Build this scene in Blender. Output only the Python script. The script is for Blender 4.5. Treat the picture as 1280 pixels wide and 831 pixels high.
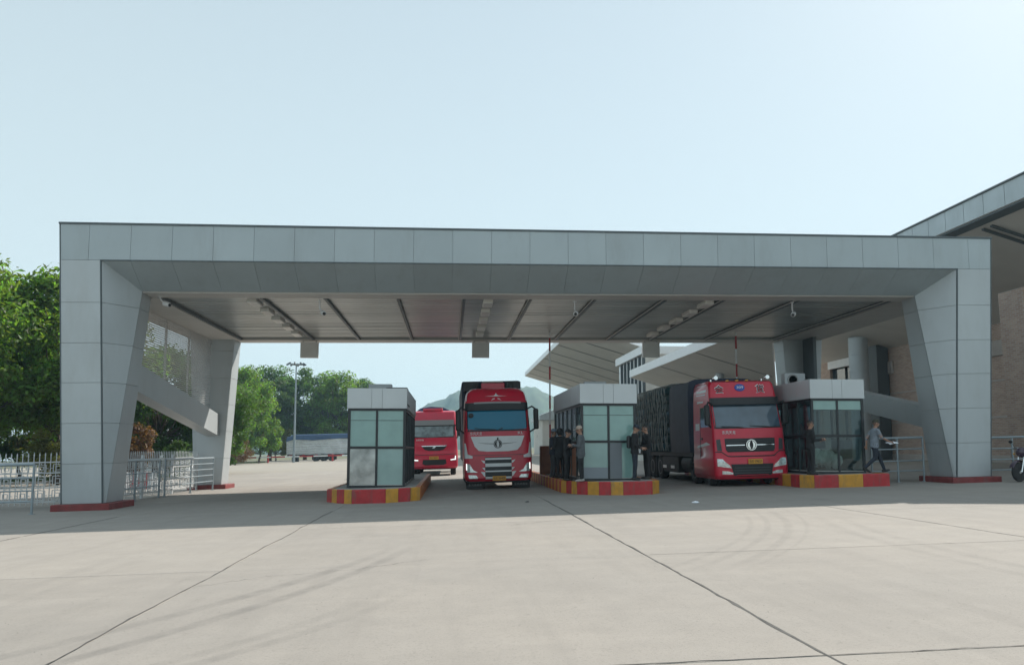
import bpy, bmesh, math, random
import numpy as np
from mathutils import Vector, Matrix
R = math.radians
PI = math.pi
random.seed(7)
for o in list(bpy.data.objects):
    bpy.data.objects.remove(o, do_unlink=True)
SC = bpy.context.scene
COL = SC.collection

# ------------------------------------------------------------------ camera, sky, sun, exposure
cam_data = bpy.data.cameras.new('camera')
cam = bpy.data.objects.new('camera', cam_data)
COL.objects.link(cam)
cam.location = (0, 0, 1.55)
cam.rotation_euler = (R(90 + 5.5), 0, R(-4.6))
cam_data.sensor_width = 36
cam_data.lens = 27.0
cam_data.shift_y = 0.0407
cam_data.clip_start = 0.05
cam_data.clip_end = 6000
SC.camera = cam

SUN_AZ = 49.4      # degrees clockwise from +Y (to the right of the road axis)
SUN_EL = 39.2
world = bpy.data.worlds.new('World')
SC.world = world
world.use_nodes = True
wn = world.node_tree
bg = wn.nodes['Background']
sky = wn.nodes.new('ShaderNodeTexSky')
sky.sky_type = 'NISHITA'
sky.sun_disc = False
sky.sun_elevation = R(SUN_EL)
sky.sun_rotation = R(SUN_AZ)
sky.altitude = 100
sky.air_density = 1.0
sky.dust_density = 1.0
sky.ozone_density = 2.0
hz_mix = wn.nodes.new('ShaderNodeMix'); hz_mix.data_type = 'RGBA'
hz_mix.inputs[0].default_value = 0.80
hz_mix.inputs[7].default_value = (7.5, 8.9, 9.15, 1)      # even milky veil of a hazy day over the clear-sky model
wc_ = wn.nodes.new('ShaderNodeTexCoord'); ws_ = wn.nodes.new('ShaderNodeSeparateXYZ'); wr_ = wn.nodes.new('ShaderNodeMapRange')
wn.links.new(wc_.outputs['Generated'], ws_.inputs[0]); wn.links.new(ws_.outputs[2], wr_.inputs[0])
wr_.inputs[1].default_value = 0.0; wr_.inputs[2].default_value = 0.6; wr_.inputs[3].default_value = 0.90; wr_.inputs[4].default_value = 0.62
wn.links.new(wr_.outputs[0], hz_mix.inputs[0])
wn.links.new(sky.outputs[0], hz_mix.inputs[6])
wn.links.new(hz_mix.outputs[2], bg.inputs[0])
bg.inputs[1].default_value = 0.086
sun_data = bpy.data.lights.new('sun', 'SUN')
sun_data.energy = 5.0
sun_data.angle = R(0.7)
sun_data.color = (1.0, 0.94, 0.85)
sun = bpy.data.objects.new('sun', sun_data)
COL.objects.link(sun)
sd = Vector((math.sin(R(SUN_AZ)) * math.cos(R(SUN_EL)), math.cos(R(SUN_AZ)) * math.cos(R(SUN_EL)), math.sin(R(SUN_EL))))
sun.rotation_euler = sd.to_track_quat('Z', 'Y').to_euler()
SC.view_settings.view_transform = 'Standard'
SC.view_settings.look = 'None'
SC.view_settings.gamma = 1.0
SC.view_settings.use_curve_mapping = False
SC.view_settings.exposure = 0.32
SC.render.engine = 'CYCLES'
SC.cycles.max_bounces = 8
SC.cycles.transparent_max_bounces = 16
SC.cycles.volume_bounces = 0

# ------------------------------------------------------------------ helpers
SLOPE = 0.026
def gz(x, y=0):
    return SLOPE * x

class MB:
    """collects shapes, builds ONE mesh object"""
    def __init__(s):
        s.v = []; s.f = []; s.m = []; s.cur = 0
    def add(s, vs, fs):
        n = len(s.v)
        s.v += [tuple(p) for p in vs]
        s.f += [tuple(i + n for i in f) for f in fs]
        s.m += [s.cur] * len(fs)
        return s
    def box(s, x0, x1, y0, y1, z0, z1, b=0.0):
        if b <= 0:
            vs = [(x, y, z) for z in (z0, z1) for y in (y0, y1) for x in (x0, x1)]
            return s.add(vs, [(0, 2, 3, 1), (4, 5, 7, 6), (0, 1, 5, 4), (2, 6, 7, 3), (0, 4, 6, 2), (1, 3, 7, 5)])
        vs = []; idx = {}
        for i, x in enumerate((x0, x1)):
            for j, y in enumerate((y0, y1)):
                for k, z in enumerate((z0, z1)):
                    sx = b if i == 0 else -b; sy = b if j == 0 else -b; sz = b if k == 0 else -b
                    idx[i, j, k] = len(vs)
                    vs += [(x, y + sy, z + sz), (x + sx, y, z + sz), (x + sx, y + sy, z)]
        fs = []
        for i in (0, 1):
            fs.append(tuple(idx[i, j, k] for j, k in ((0, 0), (1, 0), (1, 1), (0, 1))))
            fs.append(tuple(idx[j, i, k] + 1 for j, k in ((0, 0), (1, 0), (1, 1), (0, 1))))
            fs.append(tuple(idx[j, k, i] + 2 for j, k in ((0, 0), (1, 0), (1, 1), (0, 1))))
        for i in (0, 1):
            for j in (0, 1):
                a, c = idx[i, j, 0], idx[i, j, 1]; fs.append((a, a + 1, c + 1, c))
                a, c = idx[i, 0, j], idx[i, 1, j]; fs.append((a, a + 2, c + 2, c))
                a, c = idx[0, i, j], idx[1, i, j]; fs.append((a + 1, a + 2, c + 2, c + 1))
        for t in idx.values():
            fs.append((t, t + 1, t + 2))
        return s.add(vs, fs)
    def prism(s, poly, d):
        n = len(poly); d = Vector(d)
        vs = [Vector(p) for p in poly] + [Vector(p) + d for p in poly]
        fs = [tuple(range(n)), tuple(range(2 * n - 1, n - 1, -1))]
        fs += [(i, i + n, (i + 1) % n + n, (i + 1) % n) for i in range(n)]
        return s.add(vs, fs)
    def hexa(s, a, c):
        """two quads of 4 points joined"""
        return s.add(list(a) + list(c), [(0, 1, 2, 3), (7, 6, 5, 4)] + [(i, i + 4, (i + 1) % 4 + 4, (i + 1) % 4) for i in range(4)])
    def panel(s, q, t=0.03, gap=0.012):
        """a panel over planar quad q, proud by t along its normal, inset by gap"""
        q = [Vector(p) for p in q]
        n = (q[2] - q[0]).cross(q[3] - q[1]).normalized()
        c = sum(q, Vector()) / len(q)
        qq = []
        m = len(q)
        for i in range(m):
            e1 = (q[i - 1] - q[i]).normalized(); e2 = (q[(i + 1) % m] - q[i]).normalized()
            sn = max(0.3, e1.cross(e2).length)
            qq.append(q[i] + (e1 + e2) * (gap / sn))
        return s.prism(qq, n * t)
    def tube(s, p0, p1, r0, r1=None, n=8, cap=True):
        r1 = r0 if r1 is None else r1
        return s.path([p0, p1], [r0, r1], n, cap)
    def path(s, pts, rad, n=8, cap=True):
        pts = [Vector(p) for p in pts]
        if not hasattr(rad, '__len__'): rad = [rad] * len(pts)
        vs = []; m = len(pts)
        t0 = (pts[1] - pts[0]).normalized()
        up = Vector((0, 0, 1)) if abs(t0.z) < 0.9 else Vector((1, 0, 0))
        u = t0.cross(up).normalized()
        for i, p in enumerate(pts):
            t = (pts[min(i + 1, m - 1)] - pts[max(i - 1, 0)]).normalized()
            u = (u - t * u.dot(t)).normalized(); w = t.cross(u)
            for k in range(n):
                a = 2 * PI * k / n
                vs.append(p + (u * math.cos(a) + w * math.sin(a)) * rad[i])
        fs = [(i * n + k, i * n + (k + 1) % n, (i + 1) * n + (k + 1) % n, (i + 1) * n + k) for i in range(m - 1) for k in range(n)]
        if cap:
            fs += [tuple(range(n - 1, -1, -1)), tuple(range((m - 1) * n, m * n))]
        return s.add(vs, fs)
    def lathe(s, prof, c, axis='z', n=20):
        vs = []
        for r, h in prof:
            for k in range(n):
                a = 2 * PI * k / n
                p = (r * math.cos(a), r * math.sin(a), h)
                if axis == 'x': p = (p[2], p[0], p[1])
                elif axis == 'y': p = (p[0], p[2], p[1])
                vs.append((p[0] + c[0], p[1] + c[1], p[2] + c[2]))
        m = len(prof)
        fs = [(i * n + k, i * n + (k + 1) % n, (i + 1) * n + (k + 1) % n, (i + 1) * n + k) for i in range(m - 1) for k in range(n)]
        fs += [tuple(range(n - 1, -1, -1)), tuple(range((m - 1) * n, m * n))]
        return s.add(vs, fs)
    def ell(s, c, r, n=12, m=8, rot=None):
        vs = []; c = Vector(c)
        for i in range(m + 1):
            th = PI * i / m
            for k in range(n):
                a = 2 * PI * k / n
                p = Vector((r[0] * math.sin(th) * math.cos(a), r[1] * math.sin(th) * math.sin(a), r[2] * math.cos(th)))
                if rot is not None: p = rot @ p
                vs.append(c + p)
        fs = [(i * n + k, (i + 1) * n + k, (i + 1) * n + (k + 1) % n, i * n + (k + 1) % n) for i in range(m) for k in range(n)]
        return s.add(vs, fs)
    def grid(s, fn, nu, nv):
        vs = [fn(i / nu, j / nv) for j in range(nv + 1) for i in range(nu + 1)]
        fs = [(j * (nu + 1) + i, j * (nu + 1) + i + 1, (j + 1) * (nu + 1) + i + 1, (j + 1) * (nu + 1) + i) for j in range(nv) for i in range(nu)]
        return s.add(vs, fs)
    def loft(s, secs):
        n = len(secs[0]); m = len(secs)
        vs = [p for sec in secs for p in sec]
        fs = [(i * n + k, i * n + (k + 1) % n, (i + 1) * n + (k + 1) % n, (i + 1) * n + k) for i in range(m - 1) for k in range(n)]
        fs += [tuple(range(n - 1, -1, -1)), tuple(range((m - 1) * n, m * n))]
        return s.add(vs, fs)
    def mesh(s, name, mats, fn=None, smooth=False, recalc=True):
        me = bpy.data.meshes.new(name)
        vs = s.v if fn is None else [fn(*p) for p in s.v]
        me.from_pydata(vs, [], s.f)
        if not isinstance(mats, (list, tuple)): mats = [mats]
        for m_ in mats: me.materials.append(m_)
        if len(mats) > 1: me.polygons.foreach_set('material_index', s.m)
        if recalc:
            bm = bmesh.new(); bm.from_mesh(me)
            if smooth: bmesh.ops.remove_doubles(bm, verts=bm.verts, dist=1e-5)
            bmesh.ops.recalc_face_normals(bm, faces=bm.faces)
            bm.to_mesh(me); bm.free()
        if smooth:
            me.polygons.foreach_set('use_smooth', [True] * len(me.polygons))
            if smooth is not True:
                try: me.set_sharp_from_angle(angle=R(smooth))
                except Exception: pass
        me.update()
        return me
    def build(s, name, mats, parent=None, fn=None, smooth=False, loc=None, rot=None):
        o = bpy.data.objects.new(name, s.mesh(name, mats, fn, smooth))
        COL.objects.link(o)
        if parent is not None: o.parent = parent
        if loc is not None: o.location = loc
        if rot is not None: o.rotation_euler = rot
        return o

def link(name, me, parent=None, loc=None, rot=None, scale=None):
    o = bpy.data.objects.new(name, me)
    COL.objects.link(o)
    if parent is not None: o.parent = parent
    if loc is not None: o.location = loc
    if rot is not None: o.rotation_euler = rot
    if scale is not None: o.scale = scale
    return o
def tag(o, label=None, cat=None, group=None, kind=None):
    if label: o['label'] = label
    if cat: o['category'] = cat
    if group: o['group'] = group
    if kind: o['kind'] = kind
    return o
def thing(name, label, cat, loc=(0, 0, 0), rz=0, group=None, tilt=False):
    o = bpy.data.objects.new(name, None)
    o.empty_display_size = 0.3
    COL.objects.link(o)
    o.location = loc
    o.rotation_euler = (0, -math.atan(SLOPE) if tilt else 0, rz)
    return tag(o, label, cat, group)
def copy_tree(o, parent=None):
    c = o.copy(); COL.objects.link(c)
    c.parent = parent
    for ch in list(o.children): copy_tree(ch, c)
    return c
def text(name, body, size, m, parent, loc, rot=(PI / 2, 0, 0), ext=0.004, width=None):
    cu = bpy.data.curves.new(name, 'FONT')
    cu.body = body; cu.size = size; cu.extrude = ext; cu.align_x = 'CENTER'; cu.align_y = 'CENTER'
    tmp = bpy.data.objects.new('tmp', cu); COL.objects.link(tmp)
    bpy.context.view_layer.update()
    me = bpy.data.meshes.new_from_object(tmp.evaluated_get(bpy.context.evaluated_depsgraph_get()))
    bpy.data.objects.remove(tmp, do_unlink=True)
    if width:
        xs = [v.co.x for v in me.vertices]
        if xs:
            k = width / (max(xs) - min(xs))
            for v in me.vertices: v.co.x *= k
    me.materials.clear(); me.materials.append(m)
    return link(name, me, parent, loc, rot)

# ------------------------------------------------------------------ materials
MATS = {}
def mat(name, col, rough=0.6, metal=0.0, var=0.0, scale=3.0, bump=0.0, bscale=60.0, spec=0.5, coat=0.0, trans=0.0, isl=0.0, dirt=None, emit=None, objvar=0.0):
    m = bpy.data.materials.new(name); m.use_nodes = True
    nt = m.node_tree; n = nt.nodes; l = nt.links
    b = n['Principled BSDF']
    b.inputs['Base Color'].default_value = (*col, 1)
    b.inputs['Roughness'].default_value = rough
    b.inputs['Metallic'].default_value = metal
    b.inputs['Specular IOR Level'].default_value = spec
    b.inputs['Coat Weight'].default_value = coat
    b.inputs['Coat Roughness'].default_value = 0.08
    if emit:
        b.inputs['Emission Color'].default_value = (*col, 1); b.inputs['Emission Strength'].default_value = emit
    src = None
    tc = n.new('ShaderNodeNewGeometry') if (var or bump or isl or dirt) else None
    if var or dirt:
        nz = n.new('ShaderNodeTexNoise'); nz.inputs['Scale'].default_value = scale; nz.inputs['Detail'].default_value = 6
        l.new(tc.outputs['Position'], nz.inputs['Vector'])
        rp = n.new('ShaderNodeValToRGB')
        lo = tuple(max(0, c * (1 - var)) for c in col); hi = tuple(min(1, c * (1 + var)) for c in col)
        rp.color_ramp.elements[0].position = 0.3; rp.color_ramp.elements[0].color = (*lo, 1)
        rp.color_ramp.elements[1].position = 0.7; rp.color_ramp.elements[1].color = (*hi, 1)
        l.new(nz.outputs['Fac'], rp.inputs[0]); src = rp.outputs[0]
        if dirt:
            n2 = n.new('ShaderNodeTexNoise'); n2.inputs['Scale'].default_value = dirt[1]; n2.inputs['Detail'].default_value = 8; n2.inputs['Roughness'].default_value = 0.7
            mp = n.new('ShaderNodeMapping'); mp.inputs['Scale'].default_value = (1, 1, 0.25)
            l.new(tc.outputs['Position'], mp.inputs[0]); l.new(mp.outputs[0], n2.inputs['Vector'])
            r2 = n.new('ShaderNodeMapRange'); r2.inputs[1].default_value = 0.5; r2.inputs[2].default_value = 0.75; r2.inputs[4].default_value = dirt[2]
            l.new(n2.outputs['Fac'], r2.inputs[0])
            mx = n.new('ShaderNodeMix'); mx.data_type = 'RGBA'; mx.inputs[7].default_value = (*dirt[0], 1)
            l.new(r2.outputs[0], mx.inputs[0]); l.new(src, mx.inputs[6]); src = mx.outputs[2]
    if isl:
        hs = n.new('ShaderNodeHueSaturation')
        if src is None: hs.inputs['Color'].default_value = (*col, 1)
        else: l.new(src, hs.inputs['Color'])
        mr = n.new('ShaderNodeMapRange'); mr.inputs[3].default_value = 1 - isl; mr.inputs[4].default_value = 1 + isl
        l.new(tc.outputs['Random Per Island'], mr.inputs[0]); l.new(mr.outputs[0], hs.inputs['Value'])
        mr2 = n.new('ShaderNodeMapRange'); mr2.inputs[3].default_value = 0.5 - isl * 0.07; mr2.inputs[4].default_value = 0.5 + isl * 0.07
        l.new(tc.outputs['Random Per Island'], mr2.inputs[0]); l.new(mr2.outputs[0], hs.inputs['Hue'])
        src = hs.outputs[0]
    if objvar:
        oi = n.new('ShaderNodeObjectInfo'); hv_ = n.new('ShaderNodeHueSaturation'); mo = n.new('ShaderNodeMapRange'); mo.inputs[3].default_value = 1 - objvar; mo.inputs[4].default_value = 1 + objvar
        l.new(oi.outputs['Random'], mo.inputs[0]); l.new(mo.outputs[0], hv_.inputs['Value']); l.new(src, hv_.inputs['Color']); src = hv_.outputs[0]
    if src is not None: l.new(src, b.inputs['Base Color'])
    if bump:
        nb = n.new('ShaderNodeTexNoise'); nb.inputs['Scale'].default_value = bscale; nb.inputs['Detail'].default_value = 4
        l.new(tc.outputs['Position'], nb.inputs['Vector'])
        bp = n.new('ShaderNodeBump'); bp.inputs['Strength'].default_value = bump; bp.inputs['Distance'].default_value = 0.01
        l.new(nb.outputs['Fac'], bp.inputs['Height']); l.new(bp.outputs[0], b.inputs['Normal'])
    if trans:
        out = n['Material Output']
        tr = n.new('ShaderNodeBsdfTranslucent'); ms = n.new('ShaderNodeMixShader'); ms.inputs[0].default_value = trans
        if src is not None:   # light through a leaf is yellower than light off it
            mu = n.new('ShaderNodeMix'); mu.data_type = 'RGBA'; mu.blend_type = 'MULTIPLY'; mu.inputs[0].default_value = 1; mu.inputs[7].default_value = (1.95, 2.05, 0.8, 1)
            l.new(src, mu.inputs[6]); l.new(mu.outputs[2], tr.inputs['Color'])
        else: tr.inputs['Color'].default_value = (*col, 1)
        l.new(b.outputs[0], ms.inputs[1]); l.new(tr.outputs[0], ms.inputs[2]); l.new(ms.outputs[0], out.inputs['Surface'])
    MATS[name] = m
    return m
def glass_mat(name, tint, refl=0.12, rough=0.02, top=0.6):
    """thin pane: see-through tint plus mirror reflection by angle"""
    m = bpy.data.materials.new(name); m.use_nodes = True
    nt = m.node_tree; n = nt.nodes; l = nt.links
    n.remove(n['Principled BSDF'])
    t = n.new('ShaderNodeBsdfTransparent'); t.inputs[0].default_value = (*tint, 1)
    g = n.new('ShaderNodeBsdfGlossy'); g.inputs['Roughness'].default_value = rough; g.inputs[0].default_value = (0.9, 0.95, 1, 1)
    fr = n.new('ShaderNodeLayerWeight'); fr.inputs['Blend'].default_value = 0.25
    mr = n.new('ShaderNodeMapRange'); mr.inputs[3].default_value = refl; mr.inputs[4].default_value = top
    l.new(fr.outputs['Fresnel'], mr.inputs[0])
    ms = n.new('ShaderNodeMixShader')
    l.new(mr.outputs[0], ms.inputs[0]); l.new(t.outputs[0], ms.inputs[1]); l.new(g.outputs[0], ms.inputs[2])
    l.new(ms.outputs[0], n['Material Output'].inputs['Surface'])
    return m

M_alu = mat('aluminium_panel', (0.375, 0.425, 0.445), 0.42, 0.25, var=0.04, scale=0.7, dirt=((0.26, 0.27, 0.27), 1.6, 0.35), objvar=0.035)
M_leg = mat('leg_panel', (0.43, 0.465, 0.48), 0.42, 0.2, var=0.04, scale=0.7, dirt=((0.33, 0.33, 0.32), 1.6, 0.35), objvar=0.03)
M_alu_back = mat('panel_core', (0.33, 0.355, 0.365), 0.6)
M_alu_pale = mat('pale_soffit_board', (0.56, 0.54, 0.51), 0.5, var=0.05, scale=1.2)
M_ceiling = mat('corrugated_ceiling', (0.37, 0.38, 0.37), 0.32, 0.55, var=0.10, scale=0.6, dirt=((0.28, 0.26, 0.23), 0.8, 0.35), objvar=0.10)
M_dark = mat('dark_steel', (0.05, 0.055, 0.06), 0.5)
M_coping = mat('coping_steel', (0.10, 0.12, 0.13), 0.5, 0.3)
M_lightplate = mat('lamp_diffuser', (0.72, 0.71, 0.67), 0.4)
M_plinth = mat('plinth_red_paint', (0.20, 0.035, 0.035), 0.6, var=0.2, scale=4, dirt=((0.16, 0.11, 0.10), 3, 0.5))
M_louvre = mat('louvre_metal', (0.58, 0.57, 0.56), 0.45, 0.3, var=0.06, scale=1)
M_kerb_red = mat('kerb_red_paint', (0.42, 0.025, 0.03), 0.5, var=0.15, scale=5, dirt=((0.13, 0.09, 0.08), 6, 0.85), bump=0.3)
M_kerb_yel = mat('kerb_yellow_paint', (0.55, 0.27, 0.03), 0.5, var=0.12, scale=5, dirt=((0.16, 0.13, 0.09), 6, 0.85), bump=0.3)
M_islandtop = mat('island_concrete', (0.34, 0.33, 0.31), 0.85, var=0.15, scale=2.5, bump=0.4)
M_kioskframe = mat('kiosk_frame_black', (0.018, 0.022, 0.026), 0.35)
M_fascia = mat('kiosk_fascia_panel', (0.52, 0.55, 0.565), 0.4, 0.2, var=0.04, scale=1.5)
M_film = mat('frosted_glass_film', (0.22, 0.37, 0.345), 0.12, var=0.08, scale=2.0, spec=0.6, coat=0.5)
M_film_low = mat('lower_frosted_film', (0.26, 0.39, 0.375), 0.12, var=0.10, scale=1.6, spec=0.6, coat=0.5)
M_glass_dark = glass_mat('kiosk_glass', (0.72, 0.80, 0.80), 0.025)
M_glass_clear = glass_mat('clear_glass', (0.80, 0.86, 0.86), 0.07)
M_glass_mirror = mat('mottled_reflection_pane', (0.36, 0.38, 0.38), 0.16, 0.55, var=0.45, scale=2.2)  # mottled grey puts a messy reflection into the pane colour
M_interior = mat('kiosk_interior', (0.42, 0.41, 0.38), 0.7)
M_brown = mat('brown_board', (0.25, 0.10, 0.05), 0.5, var=0.2, scale=3)
M_ac = mat('aircon_case', (0.34, 0.36, 0.37), 0.5)
M_red = mat('truck_red_paint', (0.56, 0.012, 0.04), 0.32, var=0.05, scale=2, coat=0.3, dirt=((0.22, 0.05, 0.05), 2.5, 0.25))
M_red2 = mat('truck_crimson_paint', (0.56, 0.014, 0.05), 0.35, var=0.06, scale=2, coat=0.4, dirt=((0.24, 0.06, 0.06), 2.5, 0.35))
M_white = mat('white_trim', (0.72, 0.74, 0.75), 0.35, var=0.04, scale=3)
M_black = mat('black_plastic', (0.016, 0.017, 0.019), 0.5, var=0.15, scale=4)
M_rubber = mat('tyre_rubber', (0.02, 0.02, 0.021), 0.85, var=0.3, scale=6, dirt=((0.10, 0.09, 0.08), 5, 0.5))
M_rim = mat('wheel_steel', (0.25, 0.25, 0.25), 0.45, 0.6)
M_chrome = mat('chrome', (0.75, 0.77, 0.78), 0.15, 1.0)
M_lamp = mat('headlamp_lens', (0.62, 0.68, 0.68), 0.08, 0.35, var=0.35, scale=14, coat=1.0)
M_drl = mat('running_light', (0.95, 0.95, 0.92), 0.4, emit=1.2)
M_plate = mat('yellow_plate', (0.62, 0.30, 0.04), 0.5)
M_shield1 = mat('windscreen_blue', (0.0, 0.17, 0.29), 0.08, 0.0, coat=0.25, spec=0.4)  # blue of the reflected sky is put into the base colour
M_shield3 = mat('windscreen_grey', (0.05, 0.085, 0.12), 0.05, 0.1, coat=1.0, spec=0.8, var=0.25, scale=2.5)
M_shield2 = mat('windscreen_bright', (0.10, 0.13, 0.13), 0.06, 0.35, coat=1.0, spec=0.9, var=0.7, scale=3.0)
M_tarp = mat('dark_tarpaulin', (0.018, 0.026, 0.05), 0.65, var=0.25, scale=2.5, bump=0.5, bscale=8)
M_tarp_grey = mat('grey_tarpaulin', (0.58, 0.61, 0.62), 0.6, var=0.15, scale=0.8, bump=0.8, bscale=3, isl=0.1)
M_tarp_blue = mat('blue_tarpaulin', (0.04, 0.08, 0.16), 0.6, var=0.2, scale=0.8)
M_cargo = mat('cargo_sacks', (0.016, 0.07, 0.082), 0.5, var=0.7, scale=3.5, isl=0.5)
M_rope = mat('rope', (0.36, 0.38, 0.37), 0.8, isl=0.5)
M_chassis = mat('chassis_dark', (0.022, 0.021, 0.02), 0.7, var=0.3, scale=4)
M_rail = mat('grey_rail_paint', (0.27, 0.32, 0.35), 0.4, 0.3, var=0.08, scale=3)
M_fence = mat('white_fence_paint', (0.54, 0.56, 0.57), 0.45, 0.1, var=0.1, scale=3)
M_brick_plain = mat('stone_band', (0.42, 0.38, 0.35), 0.7, var=0.1, scale=2)
M_roofside = mat('roof_fascia', (0.40, 0.45, 0.47), 0.4, 0.25, var=0.10, scale=0.8, dirt=((0.25, 0.28, 0.29), 1.5, 0.35))
M_soffit = mat('soffit_board', (0.56, 0.53, 0.49), 0.6, var=0.06, scale=0.6)
M_column = mat('column_panel', (0.42, 0.46, 0.48), 0.45, 0.2, var=0.05, scale=1)
M_farwall = mat('pale_render', (0.55, 0.54, 0.50), 0.8, var=0.06, scale=0.5)
M_winglass = mat('far_window_glass', (0.10, 0.13, 0.15), 0.08, 0.3, coat=1.0)
M_winwhite = mat('window_blind', (0.66, 0.68, 0.68), 0.5)
M_bark = mat('bark', (0.09, 0.07, 0.055), 0.9, var=0.3, scale=4, bump=0.8, bscale=20)
M_leaf = mat('leaf_green', (0.105, 0.172, 0.035), 0.5, isl=0.5, trans=0.58, var=0.3, scale=0.4)
M_leaf_far = mat('leaf_dark_green', (0.065, 0.12, 0.034), 0.55, isl=0.4, trans=0.45, var=0.3, scale=0.25)
M_leaf_olive = mat('leaf_olive', (0.12, 0.125, 0.03), 0.6, isl=0.4, trans=0.5, var=0.3, scale=0.5)
M_leaf_red = mat('leaf_russet', (0.125, 0.06, 0.028), 0.6, isl=0.4, trans=0.32, var=0.4, scale=1.5)
M_sign = mat('sign_back_grey', (0.74, 0.74, 0.72), 0.5, var=0.05, scale=2)
M_cctv = mat('camera_white', (0.68, 0.69, 0.70), 0.4)
M_paper = mat('paper', (0.78, 0.80, 0.84), 0.8)
M_asph = mat('joint_bitumen', (0.075, 0.072, 0.068), 0.9, var=0.4, scale=7)

def ground_material(name, base, warm, tyre=True):
    m = bpy.data.materials.new(name); m.use_nodes = True
    nt = m.node_tree; n = nt.nodes; l = nt.links
    b = n['Principled BSDF']; b.inputs['Roughness'].default_value = 0.9; b.inputs['Specular IOR Level'].default_value = 0.25
    geo = n.new('ShaderNodeNewGeometry'); pos = geo.outputs['Position']
    def noise(scale, detail=6, rough=0.6, sc=(1, 1, 1)):
        mp = n.new('ShaderNodeMapping'); mp.inputs['Scale'].default_value = sc
        l.new(pos, mp.inputs[0])
        t = n.new('ShaderNodeTexNoise'); t.inputs['Scale'].default_value = scale; t.inputs['Detail'].default_value = detail; t.inputs['Roughness'].default_value = rough
        l.new(mp.outputs[0], t.inputs['Vector']); return t.outputs['Fac']
    def rng(x, a, c, lo=0.0, hi=1.0):
        r = n.new('ShaderNodeMapRange'); r.inputs[1].default_value = a; r.inputs[2].default_value = c; r.inputs[3].default_value = lo; r.inputs[4].default_value = hi
        l.new(x, r.inputs[0]); return r.outputs[0]
    def math2(op, a, c):
        t = n.new('ShaderNodeMath'); t.operation = op
        for i, v in enumerate((a, c)):
            if isinstance(v, (int, float)): t.inputs[i].default_value = v
            else: l.new(v, t.inputs[i])
        return t.outputs[0]
    def mix(fac, a, c):
        t = n.new('ShaderNodeMix'); t.data_type = 'RGBA'
        l.new(fac, t.inputs[0])
        for i, v in ((6, a), (7, c)):
            if isinstance(v, tuple): t.inputs[i].default_value = (*v, 1)
            else: l.new(v, t.inputs[i])
        return t.outputs[2]
    c = mix(rng(noise(0.22, 5), 0.35, 0.65), base, warm)
    c = mix(rng(noise(1.7, 8, 0.7), 0.35, 0.75, 0, 0.35), c, tuple(x * 0.72 for x in base))
    c = mix(rng(noise(0.9, 4, 0.6, (3, 0.25, 1)), 0.50, 0.75, 0, 0.35), c, tuple(x * 0.75 for x in base))
    c = mix(rng(noise(0.33, 7, 0.65), 0.48, 0.72, 0, 0.30), c, tuple(x * 0.70 for x in base))
    c = mix(rng(noise(0.6, 5, 0.6, (0.25, 2.5, 1)), 0.55, 0.8, 0, 0.25), c, tuple(min(1, x * 1.25) for x in warm))
    c = mix(rng(noise(2.6, 3, 0.55), 0.70, 0.80, 0, 0.35), c, (0.16, 0.15, 0.14))
    c = mix(rng(noise(45, 4, 0.75), 0.52, 0.72, 0, 0.55), c, tuple(x * 0.55 for x in base))
    c = mix(rng(noise(9, 5, 0.7), 0.60, 0.75, 0, 0.40), c, tuple(x * 0.5 for x in base))
    if tyre:
        brk = rng(noise(2.2, 6, 0.7), 0.35, 0.65, 0.25, 1)
        for cx, cy, rad, wd, st, y0, y1 in ((-16.99, 16.05, 16.47, 0.13, 0.40, 4, 13), (-18.07, 15.51, 17.71, 0.12, 0.40, 4, 13),
                                    (-7.78, 11.09, 7.75, 0.10, 0.30, 4, 9), (-8.08, 11.09, 7.75, 0.10, 0.22, 4, 9), (-8.2, 19.6, 15.5, 0.10, 0.22, 9, 18), (-8.2, 19.6, 15.15, 0.08, 0.2, 9, 18), (-8.2, 19.6, 14.85, 0.07, 0.2, 9, 17),
                                    (-8.0, 19.9, 15.75, 0.05, 0.18, 9, 18), (24, 9, 17.3, 0.12, 0.18, 7, 16), (24, 9, 17.7, 0.12, 0.18, 7, 16)):
            sep = n.new('ShaderNodeSeparateXYZ'); l.new(pos, sep.inputs[0])
            cb = n.new('ShaderNodeCombineXYZ'); l.new(sep.outputs[0], cb.inputs[0]); l.new(sep.outputs[1], cb.inputs[1])
            vm = n.new('ShaderNodeVectorMath'); vm.operation = 'DISTANCE'; vm.inputs[1].default_value = (cx, cy, 0)
            l.new(cb.outputs[0], vm.inputs[0])
            d = math2('ABSOLUTE', math2('SUBTRACT', vm.outputs['Value'], rad), 0)
            f = rng(d, wd, wd * 0.4, 0, st)
            f = math2('MULTIPLY', f, brk)
            f = math2('MULTIPLY', f, rng(sep.outputs[1], y0, y0 + 1.2)); f = math2('MULTIPLY', f, rng(sep.outputs[1], y1, y1 - 2.5))
            c = mix(f, c, (0.12, 0.115, 0.11))
    l.new(c, b.inputs['Base Color'])
    bp = n.new('ShaderNodeBump'); bp.inputs['Strength'].default_value = 0.35; bp.inputs['Distance'].default_value = 0.01
    l.new(noise(60, 5, 0.7), bp.inputs['Height']); l.new(bp.outputs[0], b.inputs['Normal'])
    # each slab of its own tone
    oi = n.new('ShaderNodeObjectInfo'); hs = n.new('ShaderNodeHueSaturation')
    l.new(rng(oi.outputs['Random'], 0, 1, 0.94, 1.05), hs.inputs['Value']); l.new(c, hs.inputs['Color']); l.new(hs.outputs[0], b.inputs['Base Color'])
    return m
M_conc = ground_material('concrete_pavement', (0.322, 0.297, 0.272), (0.352, 0.320, 0.287))
M_yard = ground_material('yard_concrete', (0.34, 0.315, 0.28), (0.37, 0.335, 0.29), tyre=False)
M_earth = mat('earth_and_grass', (0.12, 0.12, 0.06), 0.95, var=0.35, scale=0.15)
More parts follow.
